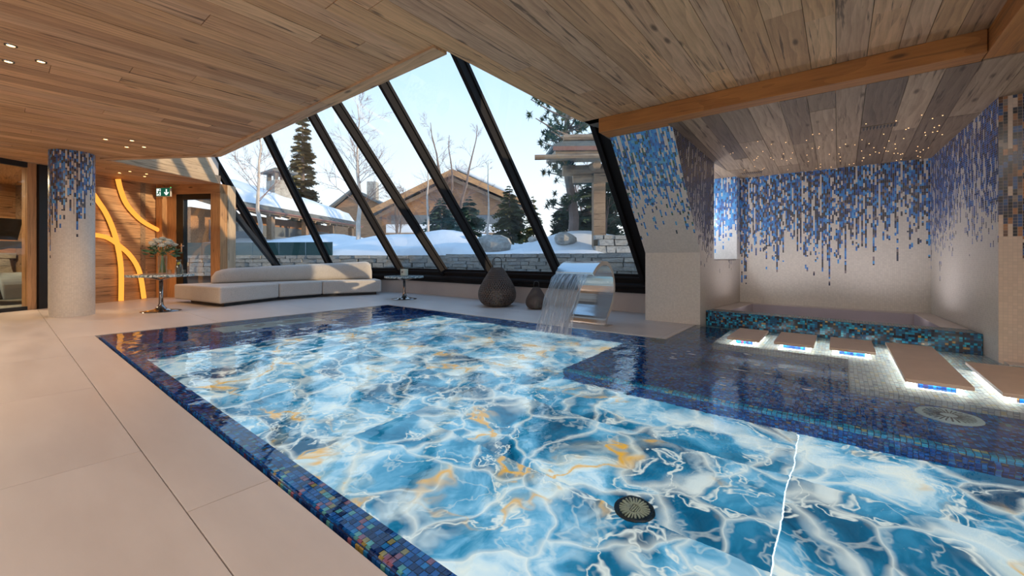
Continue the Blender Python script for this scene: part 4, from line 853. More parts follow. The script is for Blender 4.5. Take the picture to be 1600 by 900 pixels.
# ------------------------------------------------------------------ woven lanterns
def lantern(loc_, R, h, label):
    t = thing('lantern', label, 'lantern', loc_, 0, 'woven lanterns on the deck')
    pr = dens([(0.45, 0.0), (0.72, 0.05), (0.93, 0.16), (1.0, 0.30), (0.95, 0.44), (0.80, 0.60), (0.60, 0.76), (0.42, 0.90), (0.29, 0.985)], 5)
    def rad(z):
        for i in range(len(pr) - 1):
            if pr[i][1] <= z <= pr[i + 1][1]: f = (z - pr[i][1]) / max(1e-6, pr[i + 1][1] - pr[i][1]); return (pr[i][0] + (pr[i + 1][0] - pr[i][0]) * f) * R
        return pr[-1][0] * R
    rows = 21; NC = 40; th = 0.016 * R / 0.39; m = MB()
    for i in range(rows + 1):
        z = i / rows * 0.985; r = rad(z); k = 88; hh = h / rows * 0.21
        vs = []
        for j in range(k):
            a = 2 * math.pi * j / k; c, s_ = math.cos(a), math.sin(a)
            for rr, zz in ((r - th / 2, -hh), (r + th / 2, -hh), (r + th / 2, hh), (r - th / 2, hh)): vs.append((rr * c, rr * s_, max(0.0, z * h + zz)))
        fs = [(j * 4 + q, j * 4 + (q + 1) % 4, ((j + 1) % k) * 4 + (q + 1) % 4, ((j + 1) % k) * 4 + q) for j in range(k) for q in range(4)]
        m.add(vs, [f[::-1] for f in fs])
    for i in range(rows):
        z0, z1 = i / rows * 0.985, (i + 1) / rows * 0.985; r0, r1 = rad(z0), rad(z1)
        for j in range(NC):
            a = 2 * math.pi * (j + 0.5 * (i % 2)) / NC; c, s_ = math.cos(a), math.sin(a); wv_ = 0.36 * 2 * math.pi * (r0 + r1) / 2 / NC
            m.beam((r0 * c, r0 * s_, z0 * h), (r1 * c, r1 * s_, z1 * h), wv_ * 1.25, th, (-s_, c, 0))
    tag(m.build('weave', M['wicker'], t), kind='stuff')
    rt = 0.30 * R
    m = MB(); m.lathe([(rt * .6, h * 0.965), (rt * 1.02, h * 0.97), (rt * 1.02, h), (rt * 0.85, h), (rt * .85, h * .985), (rt * .6, h * .985)], 32); m.build('rim', M['gymblack'], t)
    m = MB(); m.lathe([(0.0, 0.0), (0.45 * R, 0.0), (0.45 * R, 0.012), (0.0, 0.012)], 32); m.build('base', M['gymblack'], t)
    q = rt * 0.8; hh = h * 0.27; pts_ = [(-q, 0, h * 0.98), (-q, 0, h + hh * 0.6)] + [(-q * math.cos(a), 0, h + hh * 0.6 + hh * 0.4 * math.sin(a)) for a in [math.pi * k / 8 for k in range(1, 8)]] + [(q, 0, h + hh * 0.6), (q, 0, h * 0.98)]
    m = MB(); m.tube(pts_, 0.007 + 0.004 * R, 8); o = m.build('handle', M['gymblack'], t, smooth=True); o.rotation_euler = (0, 0, 0.5)
    m = MB(); m.lathe([(0.0, 0.012), (0.20 * R, 0.012), (0.20 * R, 0.38 * h), (0.0, 0.38 * h)], 20); m.build('candle', M['candle'], t)
lantern((-5.5, 6.40, 0), 0.385, 0.79, 'large dark woven drop-shaped lantern under the sloped window')
lantern((-4.60, 6.52, 0), 0.205, 0.42, 'small dark woven lantern beside the steel waterfall blade')

# ------------------------------------------------------------------ light tubes on the board wall
def tube_light(pts_, r, label):
    t = thing('light_tube', label, 'light', tuple(nw(pts_[0][0], 0, 0.05)), 0, 'glowing tubes on the board wall')
    b = V(t.location); P_ = [nw(s_, z, 0.07) - b for s_, z in dens(pts_, 5)]
    m = MB(); m.tube(P_, r, 10); m.build('glowing_tube', M['neon'], t, smooth=True)
    m = MB(); m.tube([p - T * 0.035 for p in P_], r * 0.6, 6); m.build('channel', M['gymblack'], t)
    for k in (len(P_) // 5, len(P_) // 2, 4 * len(P_) // 5):
        m = MB(); m.obox(P_[k] - T * 0.045 + V((0, 0, 0)), (T, W, (0, 0, 1)), (0.025, 0.012, 0.012)); m.build('clip', M['plastic'], t)
tube_light([(0.39, 2.77), (0.44, 2.558), (0.549, 2.267), (0.73, 2.036), (0.979, 1.832), (1.36, 1.656)], 0.048, 'glowing amber tube dropping from the ceiling and curving to the corner post')
tube_light([(-0.10, 2.36), (0.006, 2.195), (0.13, 2.0), (0.257, 1.714), (0.374, 1.304), (0.454, 0.737), (0.454, 0.008)], 0.048, 'glowing amber tube running down steeply to the floor behind the column')
tube_light([(-0.25, 1.50), (0.006, 1.472), (0.192, 1.425), (0.387, 1.29), (0.66, 1.03), (0.861, 0.65), (0.964, 0.016)], 0.048, 'glowing amber tube arching across the other tube to the floor by the table')
# small fittings
sg = thing('exit_sign', 'green exit sign with running figure and down arrow above glass door', 'sign', tuple(dwp(0.30, 2.60, -0.17)), math.atan2(T.y, T.x))
m = MB(); m.box(-0.20, 0.20, -0.02, 0.02, -0.11, 0.11); m.build('housing', M['plastic'], sg, bevel=0.004)
m = MB(); m.box(-0.19, 0.19, -0.026, -0.021, -0.10, 0.10); m.build('panel', M['green'], sg)
m = MB()
def bar(p, q, w_): m.beam((p[0], -0.029, p[1]), (q[0], -0.029, q[1]), w_, 0.004, V((q[1] - p[1], 0, -(q[0] - p[0]))))
bar((0.10, 0.07), (0.10, -0.05), 0.03); bar((0.10, -0.07), (0.045, -0.005), 0.03); bar((0.10, -0.07), (0.155, -0.005), 0.03)
m.build('arrow', M['signw'], sg)
m = MB(); m.box(-0.175, -0.06, -0.029, -0.027, -0.085, 0.085); m.build('doorway', M['signw'], sg)
m = MB(); bar((-0.09, 0.03), (-0.115, -0.02), 0.035); bar((-0.115, -0.02), (-0.085, -0.05), 0.018); bar((-0.085, -0.05), (-0.10, -0.08), 0.016); bar((-0.115, -0.02), (-0.145, -0.045), 0.018); bar((-0.145, -0.045), (-0.17, -0.04), 0.016); bar((-0.085, 0.03), (-0.055, 0.0), 0.014); bar((-0.095, 0.03), (-0.135, 0.015), 0.014)
m.obox((-0.082, -0.030, 0.058), ((1, 0, 0), (0, 1, 0), (0, 0, 1)), (0.014, 0.002, 0.014)); m.v = [(x, y - 0.003, z) for x, y, z in m.v]; m.build('running_figure', M['green'], sg)
m = MB(); m.lathe([(0.0, 0.0), (0.010, 0.0), (0.008, 0.012), (0.0, 0.015)], 10); m.build('status_light', emit('status_green', (0.1, 1, 0.2, 1), 2.0), sg, loc=(0.19, 0.0, 0.11))
bxs = thing('wall_sensor', 'small white sensor box on the boards left of the exit sign', 'sensor', tuple(nw(1.36, 2.62, 0.0)), math.atan2(W.y, W.x))
m = MB(); m.box(-0.05, 0.05, -0.05, 0.0, -0.07, 0.07); m.build('case', M['plastic'], bxs, bevel=0.01); m = MB(); m.box(-0.02, 0.02, -0.055, -0.05, -0.045, -0.02); m.build('window', M['gymgrey'], bxs)
dlp = [((-5.485, 0.063), 'front left'), ((-5.953, 0.054), 0), ((-5.719, 0.241), 0), ((-8.712, 1.012), 1), ((-8.493, 1.275), 1), ((-9.052, 1.297), 1), ((-8.832, 1.472), 1), ((-11.954, 1.60), 2), ((-11.566, 1.706), 2), ((-11.642, 1.982), 2), ((-12.045, 2.018), 2)]
dll = ['recessed ceiling spot of the nearest trio, uppermost in the picture', 'recessed ceiling spot of the nearest trio, at its left end', 'recessed ceiling spot of the nearest trio, at its right end', 'recessed spot of the cluster by the column, closest to it', 'recessed spot of the cluster by the column, on its upper right', 'recessed spot of the cluster by the column, on its lower left', 'recessed spot of the cluster by the column, farthest right', 'recessed spot before the board wall, at left of its cluster', 'recessed spot before the board wall, topmost of its cluster', 'recessed spot before the board wall, rightmost of its cluster', 'recessed spot before the board wall, nearest the glowing tube']
for ((p, _), lb) in zip(dlp, dll):
    t = thing('ceiling_spot', lb, 'spotlight', (p[0], p[1], H - 0.004), 0, 'recessed ceiling spots')
    m = MB(); m.lathe([(0.026, 0.0), (0.026, -0.006), (0.038, -0.006), (0.040, 0.0)], 20, cap=False); m.build('ring', M['gun'], t)
    m = MB(); m.lathe([(0.0, -0.003), (0.026, -0.003), (0.026, 0.0), (0.0, 0.0)], 16); m.build('lens', M['spot'], t)
    lamp('ceiling_spot_lamp', 'SPOT', 26, (1.0, 0.62, 0.30), (p[0], p[1], H - 0.02), (0, 0, 0), spot_size=1.6, spot_blend=0.6, shadow_soft_size=0.03)
for (x, y, lb) in ((0.365, 6.41, 'slotted black air vent in the alcove boards nearer the beam'), (-1.15, 7.94, 'slotted black air vent in the alcove boards at the far left corner')):
    t = thing('ceiling_vent', lb, 'vent', (x, y, az(y) - 0.006), 0, 'vents in the alcove ceiling'); t.rotation_euler = (-0.064, 0, 0)
    m = MB(); m.box(-0.16, 0.16, -0.07, 0.07, -0.002, 0.008); m.build('plate', M['alc'], t)
    for k in range(10): bx('slot', M['gymblack'], t, -0.142 + k * 0.03, -0.128 + k * 0.03, -0.055, 0.055, -0.004, -0.001)
random.seed(5); k = 0
me = MB(); me.lathe([(0.0, -0.004), (0.0050, -0.003), (0.0050, 0.0), (0.0, 0.0)], 8); me = me.mesh('star_light', M['star'])
while k < 90:
    y = 6.2 + 1.95 * random.random() ** 0.8; x = random.uniform(-1.35, 1.0)
    if x > wxr(y) - 0.08 or abs(x - 0.365) < 0.2 and abs(y - 6.41) < 0.12 or abs(x + 1.15) < .2 and y > 7.8: continue
    o = lk(bpy.data.objects.new('star_light', me)); o.location = (x, y, az(y) - 0.005)
    tag(o, 'tiny warm fibre light twinkling in the greyed boards above the spa', 'light', 'starry sky lights above the spa'); k += 1

# ------------------------------------------------------------------ mosaic column
col = thing('round_column', 'round white mosaic column with blue tiles dripping from the ceiling', 'column', (-10.34, 0.79, 0))
m = MB(); n = 64; r = 0.28
for k in range(n):
    a0, a1 = 2 * math.pi * k / n, 2 * math.pi * (k + 1) / n
    m.face([(r * math.cos(a0), r * math.sin(a0), 0), (r * math.cos(a1), r * math.sin(a1), 0), (r * math.cos(a1), r * math.sin(a1), H), (r * math.cos(a0), r * math.sin(a0), H)], [(a0 * r, 0), (a1 * r, 0), (a1 * r, H), (a0 * r, H)])
m.build('mosaic_shaft', M['dripc'], col, smooth=True)

# ------------------------------------------------------------------ treadmill behind the left glass
tp = V((-14.40, -0.11, 0)); tr = thing('treadmill', 'dark grey treadmill with rounded motor hood behind the left glass', 'treadmill', (tp.x, tp.y, 0), math.atan2(0.624, 0.782))
m = MB(); m.box(-1.0, 0.5, -0.38, 0.38, 0.10, 0.22); m.build('deck', M['gymgrey'], tr, bevel=0.03)
m = MB(); m.box(-0.95, 0.3, -0.27, 0.27, 0.221, 0.228); m.build('belt', M['gymblack'], tr)
hd = dens([(0.05, 0.22), (0.12, 0.50), (0.30, 0.66), (0.55, 0.62), (0.72, 0.42), (0.76, 0.1)], 4)
m = MB(); nn = len(hd); vs = [(x, s_ * 0.38, z) for s_ in (-1, 1) for x, z in hd]; m.add(vs, [tuple(range(nn)), tuple(range(nn, 2 * nn))[::-1]] + [(i, nn + i, nn + i + 1, i + 1) for i in range(nn - 1)] + [(0, nn - 1, 2 * nn - 1, nn)]); m.build('motor_hood', plain('hood_grey', (0.22, 0.27, 0.32), 0.3), tr, smooth=False, bevel=0.03)
for s_ in (-1, 1):
    m = MB(); m.tube(dens([(0.70, s_ * 0.40, 0.12), (0.52, s_ * 0.41, 0.7), (0.30, s_ * 0.41, 1.20), (0.05, s_ * 0.40, 1.32)], 5), 0.045, 10); m.build('upright', M['gymblack'], tr, smooth=True)
    m = MB(); m.tube([(0.15, s_ * 0.40, 1.28), (-0.45, s_ * 0.40, 1.18)], 0.035, 10); m.build('handrail', M['gymblack'], tr, smooth=True)
m = MB(); m.box(0.05, 0.25, -0.42, 0.42, 1.20, 1.36); m.build('console', M['gymgrey'], tr, bevel=0.03)
m = MB(); m.obox((0.22, 0, 1.62), ((0.25, 0, 0.97), (0, 1, 0), (-0.97, 0, 0.25)), (0.24, 0.34, 0.02)); m.build('screen', M['gymblack'], tr, bevel=0.01)

# ------------------------------------------------------------------ the garden outside
random.seed(21)
def tz(x, y):
    t = max(y - 9.2, W.x * x + W.y * y - 12.92)
    b = 1.06 + 0.62 * (1 - math.exp(-max(0, t) / 2.2)) + 0.35 * (1 - math.exp(-max(0, t) / 9.0))
    b += 0.30 * math.sin(x * 0.55 + 1.3) * math.sin(y * 0.42 + x * 0.13) * min(1, t / 2.5) + 0.13 * math.sin(x * 1.3 + y * 0.9) * min(1, t / 1.5) + 0.06 * math.sin(x * 2.9 - y * 2.1) * min(1, t)
    if x > -7: b -= min(0.75, (x + 7) / 2.2 * 0.6) * min(1, t / 1.5) * max(0, 1 - t / 16)
    g1 = math.exp(-(((x + 12.6) / 2.6) ** 2 + ((y - 10.2) / 1.9) ** 2)); b += 0.42 * g1
    return b
gr_ = MB(); rows_ = []
for k in range(60): rows_.append((V((-9.9, 9.2, 0)) - T * ((59 - k) * 0.42 if k > 12 else (47 * 0.42 + (12 - k) * 2.5)), W))
for k in range(1, 8): rows_.append((V((-9.9, 9.2, 0)), (W * (1 - k / 8) + V((0, 1, 0)) * (k / 8)).normalized()))
for k in range(40): rows_.append((V((-9.9 + k * 0.42, 9.2, 0)), V((0, 1, 0))))
ts_ = [0.0, 0.12, 0.3, 0.6] + [1.0 + 0.42 * k for k in range(32)] + [15 + 1.5 * k for k in range(12)] + [35, 40, 48, 58, 70]
nt_ = len(ts_); vs = []
for p, d in rows_:
    for t in ts_:
        q = p + d * t; vs.append((q.x, q.y, 1.03 if t == 0 else tz(q.x, q.y)))
gr_.add(vs, [(i * nt_ + j, (i + 1) * nt_ + j, (i + 1) * nt_ + j + 1, i * nt_ + j + 1) for i in range(len(rows_) - 1) for j in range(nt_ - 1)])
tag(gr_.build('snow_field', M['snow'], smooth=True), 'deep rolling snow covering the garden above the stone wall', 'snow', kind='stuff')
m = MB(); m.prism([(8, 7.5), (8, 9.6), (-10, 9.6), (-30, -2.5), (-30, -6), (-13.4, 2.6), (-13.0, 5.3), (-9.9, 7.5)], -0.3, -0.02)
tag(m.build('terrace', M['slate']), kind='structure')
bx('ground_outside', M['snow'], None, -80, 60, -60, 90, -0.8, -0.75)['kind'] = 'structure'
sw = thing('garden_wall', 'low dry stone retaining wall in front of the snow', 'stone wall')
stones(sw, (-9.9, 9.2, 0), (-1.6, 9.2, 0), 0.45, 1.08, 0.125, (0.22, 0.60), 0.30)
fp = V((-9.9, 9.2, 0)) - T * 11.2
n_tall = fp + T * 5.0
stones(sw, fp, V((-9.9, 9.2, 0)), 0.35, 1.06, 0.15, (0.28, 0.68), 0.30)
m = MB(); m.box(-9.9, -1.6, 9.2, 9.42, -0.02, 1.05); m.obox(fp + T * 5.6 + W * 0.13 + V((0, 0, 0.52)), (T, W, (0, 0, 1)), (5.6, 0.11, 0.52)); m.build('joint_fill', M['mortar'], sw)
M['tealglass'] = plain('teal_reflection_glass', (0.025, 0.075, 0.085), 0.04)  # teal of reflected sky and pool put into the panel colour
fe = thing('glass_balustrade', 'dark glass balustrade with teal reflection painted in, behind the low stone wall at left', 'balustrade', tuple(fp + W * 0.04))
for k in range(7):
    m = MB(); m.box(-0.49, 0.49, -0.012, 0.012, -0.25, 0.25); o = m.build('panel', M['tealglass'], fe); o.location = T * (0.55 + k * 1.0) + V((0, 0, 1.27)); o.rotation_euler = (0, 0, math.atan2(T.y, T.x))

def roofslab(m, a, b, c, d, th):        # quad a b c d (top), thickness down
    vs = [V(p) for p in (a, b, c, d)]; lo = [p - V((0, 0, th)) for p in vs]; m.add(vs + lo, [(0, 1, 2, 3), (7, 6, 5, 4), (0, 4, 5, 1), (1, 5, 6, 2), (2, 6, 7, 3), (3, 7, 4, 0)])
# left chalet: eave runs away to the right, thick snow on the roof
ch = thing('chalet', 'left timber chalet with a stone chimney and thick snow on its roof', 'house', (-20.0, 7.0, 0))
e0_, e1_ = V((0.6, -1.3, 3.12)), V((-5.9, 8.7, 3.12)); ed = (e1_ - e0_); el = ed.length; ed.normalize(); eo = V((-ed.y, ed.x, 0)); eo = eo if eo.x < 0 else -eo
up = lambda s_, b, z: e0_ + ed * s_ + eo * b + V((0, 0, z))
for k in range(3):
    m = MB(); roofslab(m, up(-0.1 * k, 0.10 * k, 0.10 + 0.10 * k), up(el + .1 * k, 0.10 * k, 0.10 + 0.10 * k), up(el, 4.0, 1.35 + 0.10 * k), up(0, 4.0, 1.35 + 0.10 * k), 0.09); m.build('roof_slate', M['slate'], ch)
m = MB(); roofslab(m, up(0, -0.05, 0.02), up(el, -0.05, 0.02), up(el, 0.12, 0.02), up(0, 0.12, 0.02), 0.12); m.build('eave_board', M['outwood'], ch)
m = MB(); m.tube([up(0, -0.1, 0.0), up(el, -0.1, 0.0)], 0.05, 8); m.build('gutter', M['copper'], ch)
m = MB(); nS, nB_ = 26, 9; vs = []
for i in range(nS + 1):
    for j in range(nB_ + 1):
        s_ = el * i / nS; b = 0.25 + 3.9 * j / nB_; e_ = min(1, j / 1.5, (nB_ - j) / 1.0 + .3, i / 1.5, (nS - i) / 1.5); e_ = max(0, min(1, e_))
        vs.append(up(s_, b, 0.30 + 1.25 * (b - 0.25) / 3.9 + (0.55 + 0.06 * math.sin(s_ * 1.7) + .05 * math.sin(s_ * 3.1 + b)) * math.sqrt(e_)))
m.add(vs, [(i * (nB_ + 1) + j, (i + 1) * (nB_ + 1) + j, (i + 1) * (nB_ + 1) + j + 1, i * (nB_ + 1) + j + 1) for i in range(nS) for j in range(nB_)]); m.build('roof_snow', M['snow'], ch, smooth=True)
m = MB(); mid = e0_ + ed * el / 2 + eo * 3.0; m.obox((mid.x, mid.y, 1.5), (ed, eo, (0, 0, 1)), (el / 2 - 0.3, 1.2, 1.6)); m.build('wall', M['chaletwood'], ch)
m = MB(); m.obox((mid.x - eo.x * 1.22, mid.y - eo.y * 1.22, 1.9), (ed, eo, (0, 0, 1)), (el / 2 - 1.2, 0.05, 0.75)); m.build('window_band', M['gymgrey'], ch)
m = MB(); m.obox((mid.x - eo.x * 1.26, mid.y - eo.y * 1.26, 1.25), (ed, eo, (0, 0, 1)), (el / 2 - 0.3, 0.04, 0.12)); m.build('rail', M['outwood'], ch)
for s_ in (0.6, 3.4, 6.2, 9.0, 11.4):
    p = up(s_, 0.5, 0); m = MB(); m.obox((p.x, p.y, 1.5), (ed, eo, (0, 0, 1)), (0.13, 0.13, 1.62)); m.build('veranda_post', M['outwood'], ch)
for s_ in [0.4 + 0.75 * k for k in range(15)]:
    p, q = up(s_, 0.0, -0.14), up(s_, 2.0, 0.45); m = MB(); m.beam(p, q, 0.12, 0.14); m.build('rafter', M['outwood'], ch)
cp = V((-24.0, 9.6, 0)) - V((-20.0, 7.0, 0))
m = MB(); m.box(-0.55, 0.55, -0.45, 0.45, 3.6, 5.15); m.build('chimney_shaft', M['stone'], ch, loc=(cp.x, cp.y, 0))
m = MB(); m.box(-0.8, 0.8, -0.65, 0.65, 5.55, 5.66); m.box(-.5, .5, -.4, .4, 5.66, 5.80)
for sx in (-.45, .45):
    for sy in (-.35, .35): m.box(sx - .09, sx + .09, sy - .09, sy + .09, 5.15, 5.55)
m.build('chimney_cap', M['slate'], ch, loc=(cp.x, cp.y, 0))
# gabled house far behind
gv = V((0.782, 0.624, 0)); gf = V((-0.624, 0.782, 0))
mh = thing('gabled_house', 'broad gabled wooden house far behind the snow garden', 'house', (-25.0, 23.6, 0), math.atan2(gv.y, gv.x))
m = MB()
m.add([(-6.0, 0, 0), (5.6, 0, 0), (5.6, 0, 5.0), (0.0, 0, 7.6), (-6.0, 0, 4.8), (-6.0, 7, 0), (5.6, 7, 0), (5.6, 7, 5.0), (0, 7, 7.6), (-6.0, 7, 4.8)], [(0, 1, 2, 3, 4), (9, 8, 7, 6, 5), (0, 5, 6, 1), (1, 6, 7, 2), (4, 9, 5, 0), (2, 7, 8, 3), (3, 8, 9, 4)]); m.build('gable_wall', M['chaletwood'], mh)
for sx, x1, z1 in ((-1, -6.9, 4.45), (1, 6.6, 4.95)):
    m = MB(); roofslab(m, (0, -1.2, 8.1), (x1, -1.2, z1 + .25), (x1, 7.4, z1 + .25), (0, 7.4, 8.1), 0.22); m.build('roof', M['slate'], mh)
    m = MB(); m.beam((0, -1.22, 7.85), (x1, -1.22, z1 + 0.02), 0.08, 0.42, (0, 1, 0)); m.build('barge_board', M['post'], mh)
    m = MB(); m.beam((0, -0.6, 7.35), (x1 * .93, -0.6, z1 - 0.25), 0.2, 0.25, (0, 1, 0)); m.build('purlin', M['outwood'], mh)
m = MB(); roofslab(m, (0.2, -1.0, 8.55), (6.5, -1.0, 5.55), (6.5, 7.3, 5.55), (0.2, 7.3, 8.55), 0.40); m.build('roof_snow', M['snow'], mh, bevel=0.15, seg=3)
m = MB(); m.box(-5.5, 5.2, -0.5, -0.02, 3.0, 3.7); m.build('balcony_snow', M['snow'], mh)
m = MB(); m.box(-5.2, 5.0, -0.10, 0.02, 3.75, 4.5); m.build('balcony_window', M['gymgrey'], mh)
m = MB(); m.box(-5.5, 5.2, -0.6, -0.5, 2.0, 3.0); m.build('balcony_board', M['outwood'], mh)
h2 = thing('brick_gable_house', 'small brown house with a chimney at far left of the gabled house', 'house', (-41.0, 24.0, 0), math.atan2(gv.y, gv.x))
m = MB(); m.add([(-3, 0, 0), (4, 0, 0), (4, 0, 6.3), (0, 0, 8.0), (-3, 0, 5.6), (-3, 6, 0), (4, 6, 0), (4, 6, 6.3), (0, 6, 8.0), (-3, 6, 5.6)], [(0, 1, 2, 3, 4), (9, 8, 7, 6, 5), (0, 5, 6, 1), (1, 6, 7, 2), (4, 9, 5, 0), (2, 7, 8, 3), (3, 8, 9, 4)]); m.build('gable_wall', M['chaletwood'], h2)
m = MB(); roofslab(m, (0, -.6, 8.4), (-3.6, -.6, 5.6), (-3.6, 6, 5.6), (0, 6, 8.4), 0.25); roofslab(m, (0, -.6, 8.4), (4.8, -.6, 6.0), (4.8, 6, 6.0), (0, 6, 8.4), 0.25); m.build('roof', M['slate'], h2)
m = MB(); m.box(1.0, 2.0, 1, 2, 6, 9.4); m.build('chimney_shaft', M['stone'], h2)
# pavilion on the right
pv = V((0.80, 0.60, 0)).normalized(); pn = V((-pv.y, pv.x, 0))
pa = thing('pavilion', 'open log pavilion with a slate roof on timber posts beside the stone wall', 'pavilion', (-5.5, 10.95, 0), math.atan2(pv.y, pv.x))
m = MB(); m.box(-0.17, 0.17, -0.17, 0.17, 0.8, 3.42); m.build('post', M['outwood'], pa)
m = MB(); m.box(2.6, 2.95, 2.0, 2.35, 0.8, 3.5); m.build('post', M['outwood'], pa)
m = MB(); m.tube([(-1.05, 0.0, 3.53), (5, 0.0, 3.63)], 0.16, 10); m.build('log_plate', M['outwood'], pa)
m = MB(); m.tube([(-0.75, 0.0, 3.30), (1.2, 0.0, 3.34)], 0.13, 10); m.build('log_bracket', M['outwood'], pa)
m = MB(); m.tube([(-0.2, -0.9, 3.50), (-0.2, 3.2, 4.1)], 0.12, 8); m.build('log_rafter', M['outwood'], pa)
m = MB(); m.tube([(1.6, -0.9, 3.53), (1.6, 3.2, 4.1)], 0.12, 8); m.build('log_rafter', M['outwood'], pa)
m = MB(); roofslab(m, (-1.35, -1.25, 3.82), (6, -1.25, 3.92), (6, 3.4, 4.75), (-1.35, 3.4, 4.65), 0.10); m.build('roof_boards', M['outwood'], pa)
m = MB(); m.box(-1.42, 6, -1.31, -1.25, 3.80, 3.91); m.build('copper_fascia', M['copper'], pa)
m = MB(); m.tube([(-1.9, -1.38, 3.60), (6, -1.38, 3.70)], 0.07, 8); m.build('gutter', M['outwood'], pa)
for k in range(3):
    m = MB(); roofslab(m, (-1.40 + .12 * k, -1.30 + 0.22 * k, 3.98 + .09 * k), (6, -1.30 + .22 * k, 4.06 + .09 * k), (6, 3.5, 4.95 + .09 * k), (-1.40 + .12 * k, 3.5, 4.85 + .09 * k), 0.085); m.build('roof_slate', M['slate'], pa)
m = MB(); m.tube([(-1.1, -0.75, 4.28), (6, -0.75, 4.36)], 0.10, 8); m.build('snow_guard_log', M['outwood'], pa)
pw_ = thing('pavilion_wall', 'tall rough stone wall behind the pavilion post at right', 'stone wall')
q0 = V((-5.25, 10.55, 0)); q1 = q0 + pv * 3.6
stones(pw_, q0, q1, 0.60, 1.60, 0.16, (0.22, 0.48), 0.34)
m = MB(); m.obox((q0 + q1) / 2 + pn * 0.15 + V((0, 0, 1.12)), (pv, pn, (0, 0, 1)), (1.8, 0.12, 0.5)); m.build('joint_fill', M['mortar'], pw_)
bo = [(-8.75, 9.95, 0.55, 'long flat grey boulder in the snow behind the sloped window'), (-9.9, 11.2, 0.32, 'rounded grey boulder in the snow left of the flat one'), (-6.45, 10.6, 0.34, 'rounded grey boulder in the snow beside the pavilion post'), (-8.3, 11.6, 0.2, 'small dark stone half buried in open snow'), (-10.3, 10.6, 0.22, 'small grey boulder nearest the birch row')]
for x, y, r, lb in bo:
    m = MB(); n = 12; vs = []
    for i in range(8):
        for j in range(n):
            th_, ph = math.pi * i / 7, 2 * math.pi * j / n; d = 1 + 0.13 * math.sin(3 * ph + x) * math.sin(2 * th_ + y); vs.append((r * d * math.sin(th_) * math.cos(ph) * (1.25 if r > .5 else 1), r * d * math.sin(th_) * math.sin(ph), r * d * 0.62 * math.cos(th_)))
    m.add(vs, [(i * n + j, (i + 1) * n + j, (i + 1) * n + (j + 1) % n, i * n + (j + 1) % n) for i in range(7) for j in range(n)])
    tag(m.build('boulder', M['stone'], loc=(x, y, tz(x, y) + r * 0.25)), lb, 'boulder')

# trees
def branch(m, p, d, l, r, lev, tw, droop):
    pts_ = [p]; q = p; dd = d.copy(); n = 4
    for k in range(n):
        dd = (dd + V((random.uniform(-.14, .14), random.uniform(-.14, .14), random.uniform(-.06, .12) - droop))).normalized(); q = q + dd * (l / n); pts_.append(q)
    m.tube(pts_, [r * (1 - 0.75 * k / n) for k in range(n + 1)], 4 if lev else 5, cap=False)
    if lev <= 0: return
    for k in range(tw):
        f = random.uniform(0.25, 1.0); i = min(n - 1, int(f * n)); pp = pts_[i].lerp(pts_[i + 1], f * n - i)
        ax = d.cross(V((random.uniform(-1, 1), random.uniform(-1, 1), random.uniform(-1, 1)))).normalized()
        nd = Quaternion(ax, random.uniform(0.35, 0.8)) @ dd
        branch(m, pp, nd, l * random.uniform(0.4, 0.62), max(0.004, r * 0.45), lev - 1, max(3, tw), droop)
def bare_tree(x, y, z, h, spread, label, trunk='birch', nb=16, lev=2, stems=1, droop=0.02):
    t = thing('bare_tree', label, 'tree', (x, y, z), 0)
    m = MB(); b = MB()
    for s_ in range(stems):
        a = random.uniform(0, 6.28); lean = 0.0 if stems == 1 else 0.22
        pts_ = [V((lean * h * (k / 8) * math.cos(a) + random.uniform(-.012, .012) * h * (k > 0), lean * h * (k / 8) * math.sin(a) + random.uniform(-.012, .012) * h * (k > 0), h * k / 8 - (0.4 if k == 0 else 0))) for k in range(9)]
        m.tube(pts_, [0.017 * h * (1 - 0.9 * k / 8) + .004 for k in range(9)], 7)
        for k in range(nb):
            f = random.uniform(0.22, 0.98); i = min(7, int(f * 8)); p = pts_[i].lerp(pts_[i + 1], f * 8 - i); ph = random.uniform(0, 6.28)
            d = V((math.cos(ph), math.sin(ph), random.uniform(0.5, 1.3))).normalized(); branch(b, p, d, spread * (1.15 - f * 0.75) * random.uniform(.7, 1.1), 0.0040 * h * (1.15 - f), lev, 6, droop)
    m.build('trunk', M[trunk], t); b.build('branches', M['twig'], t); return t
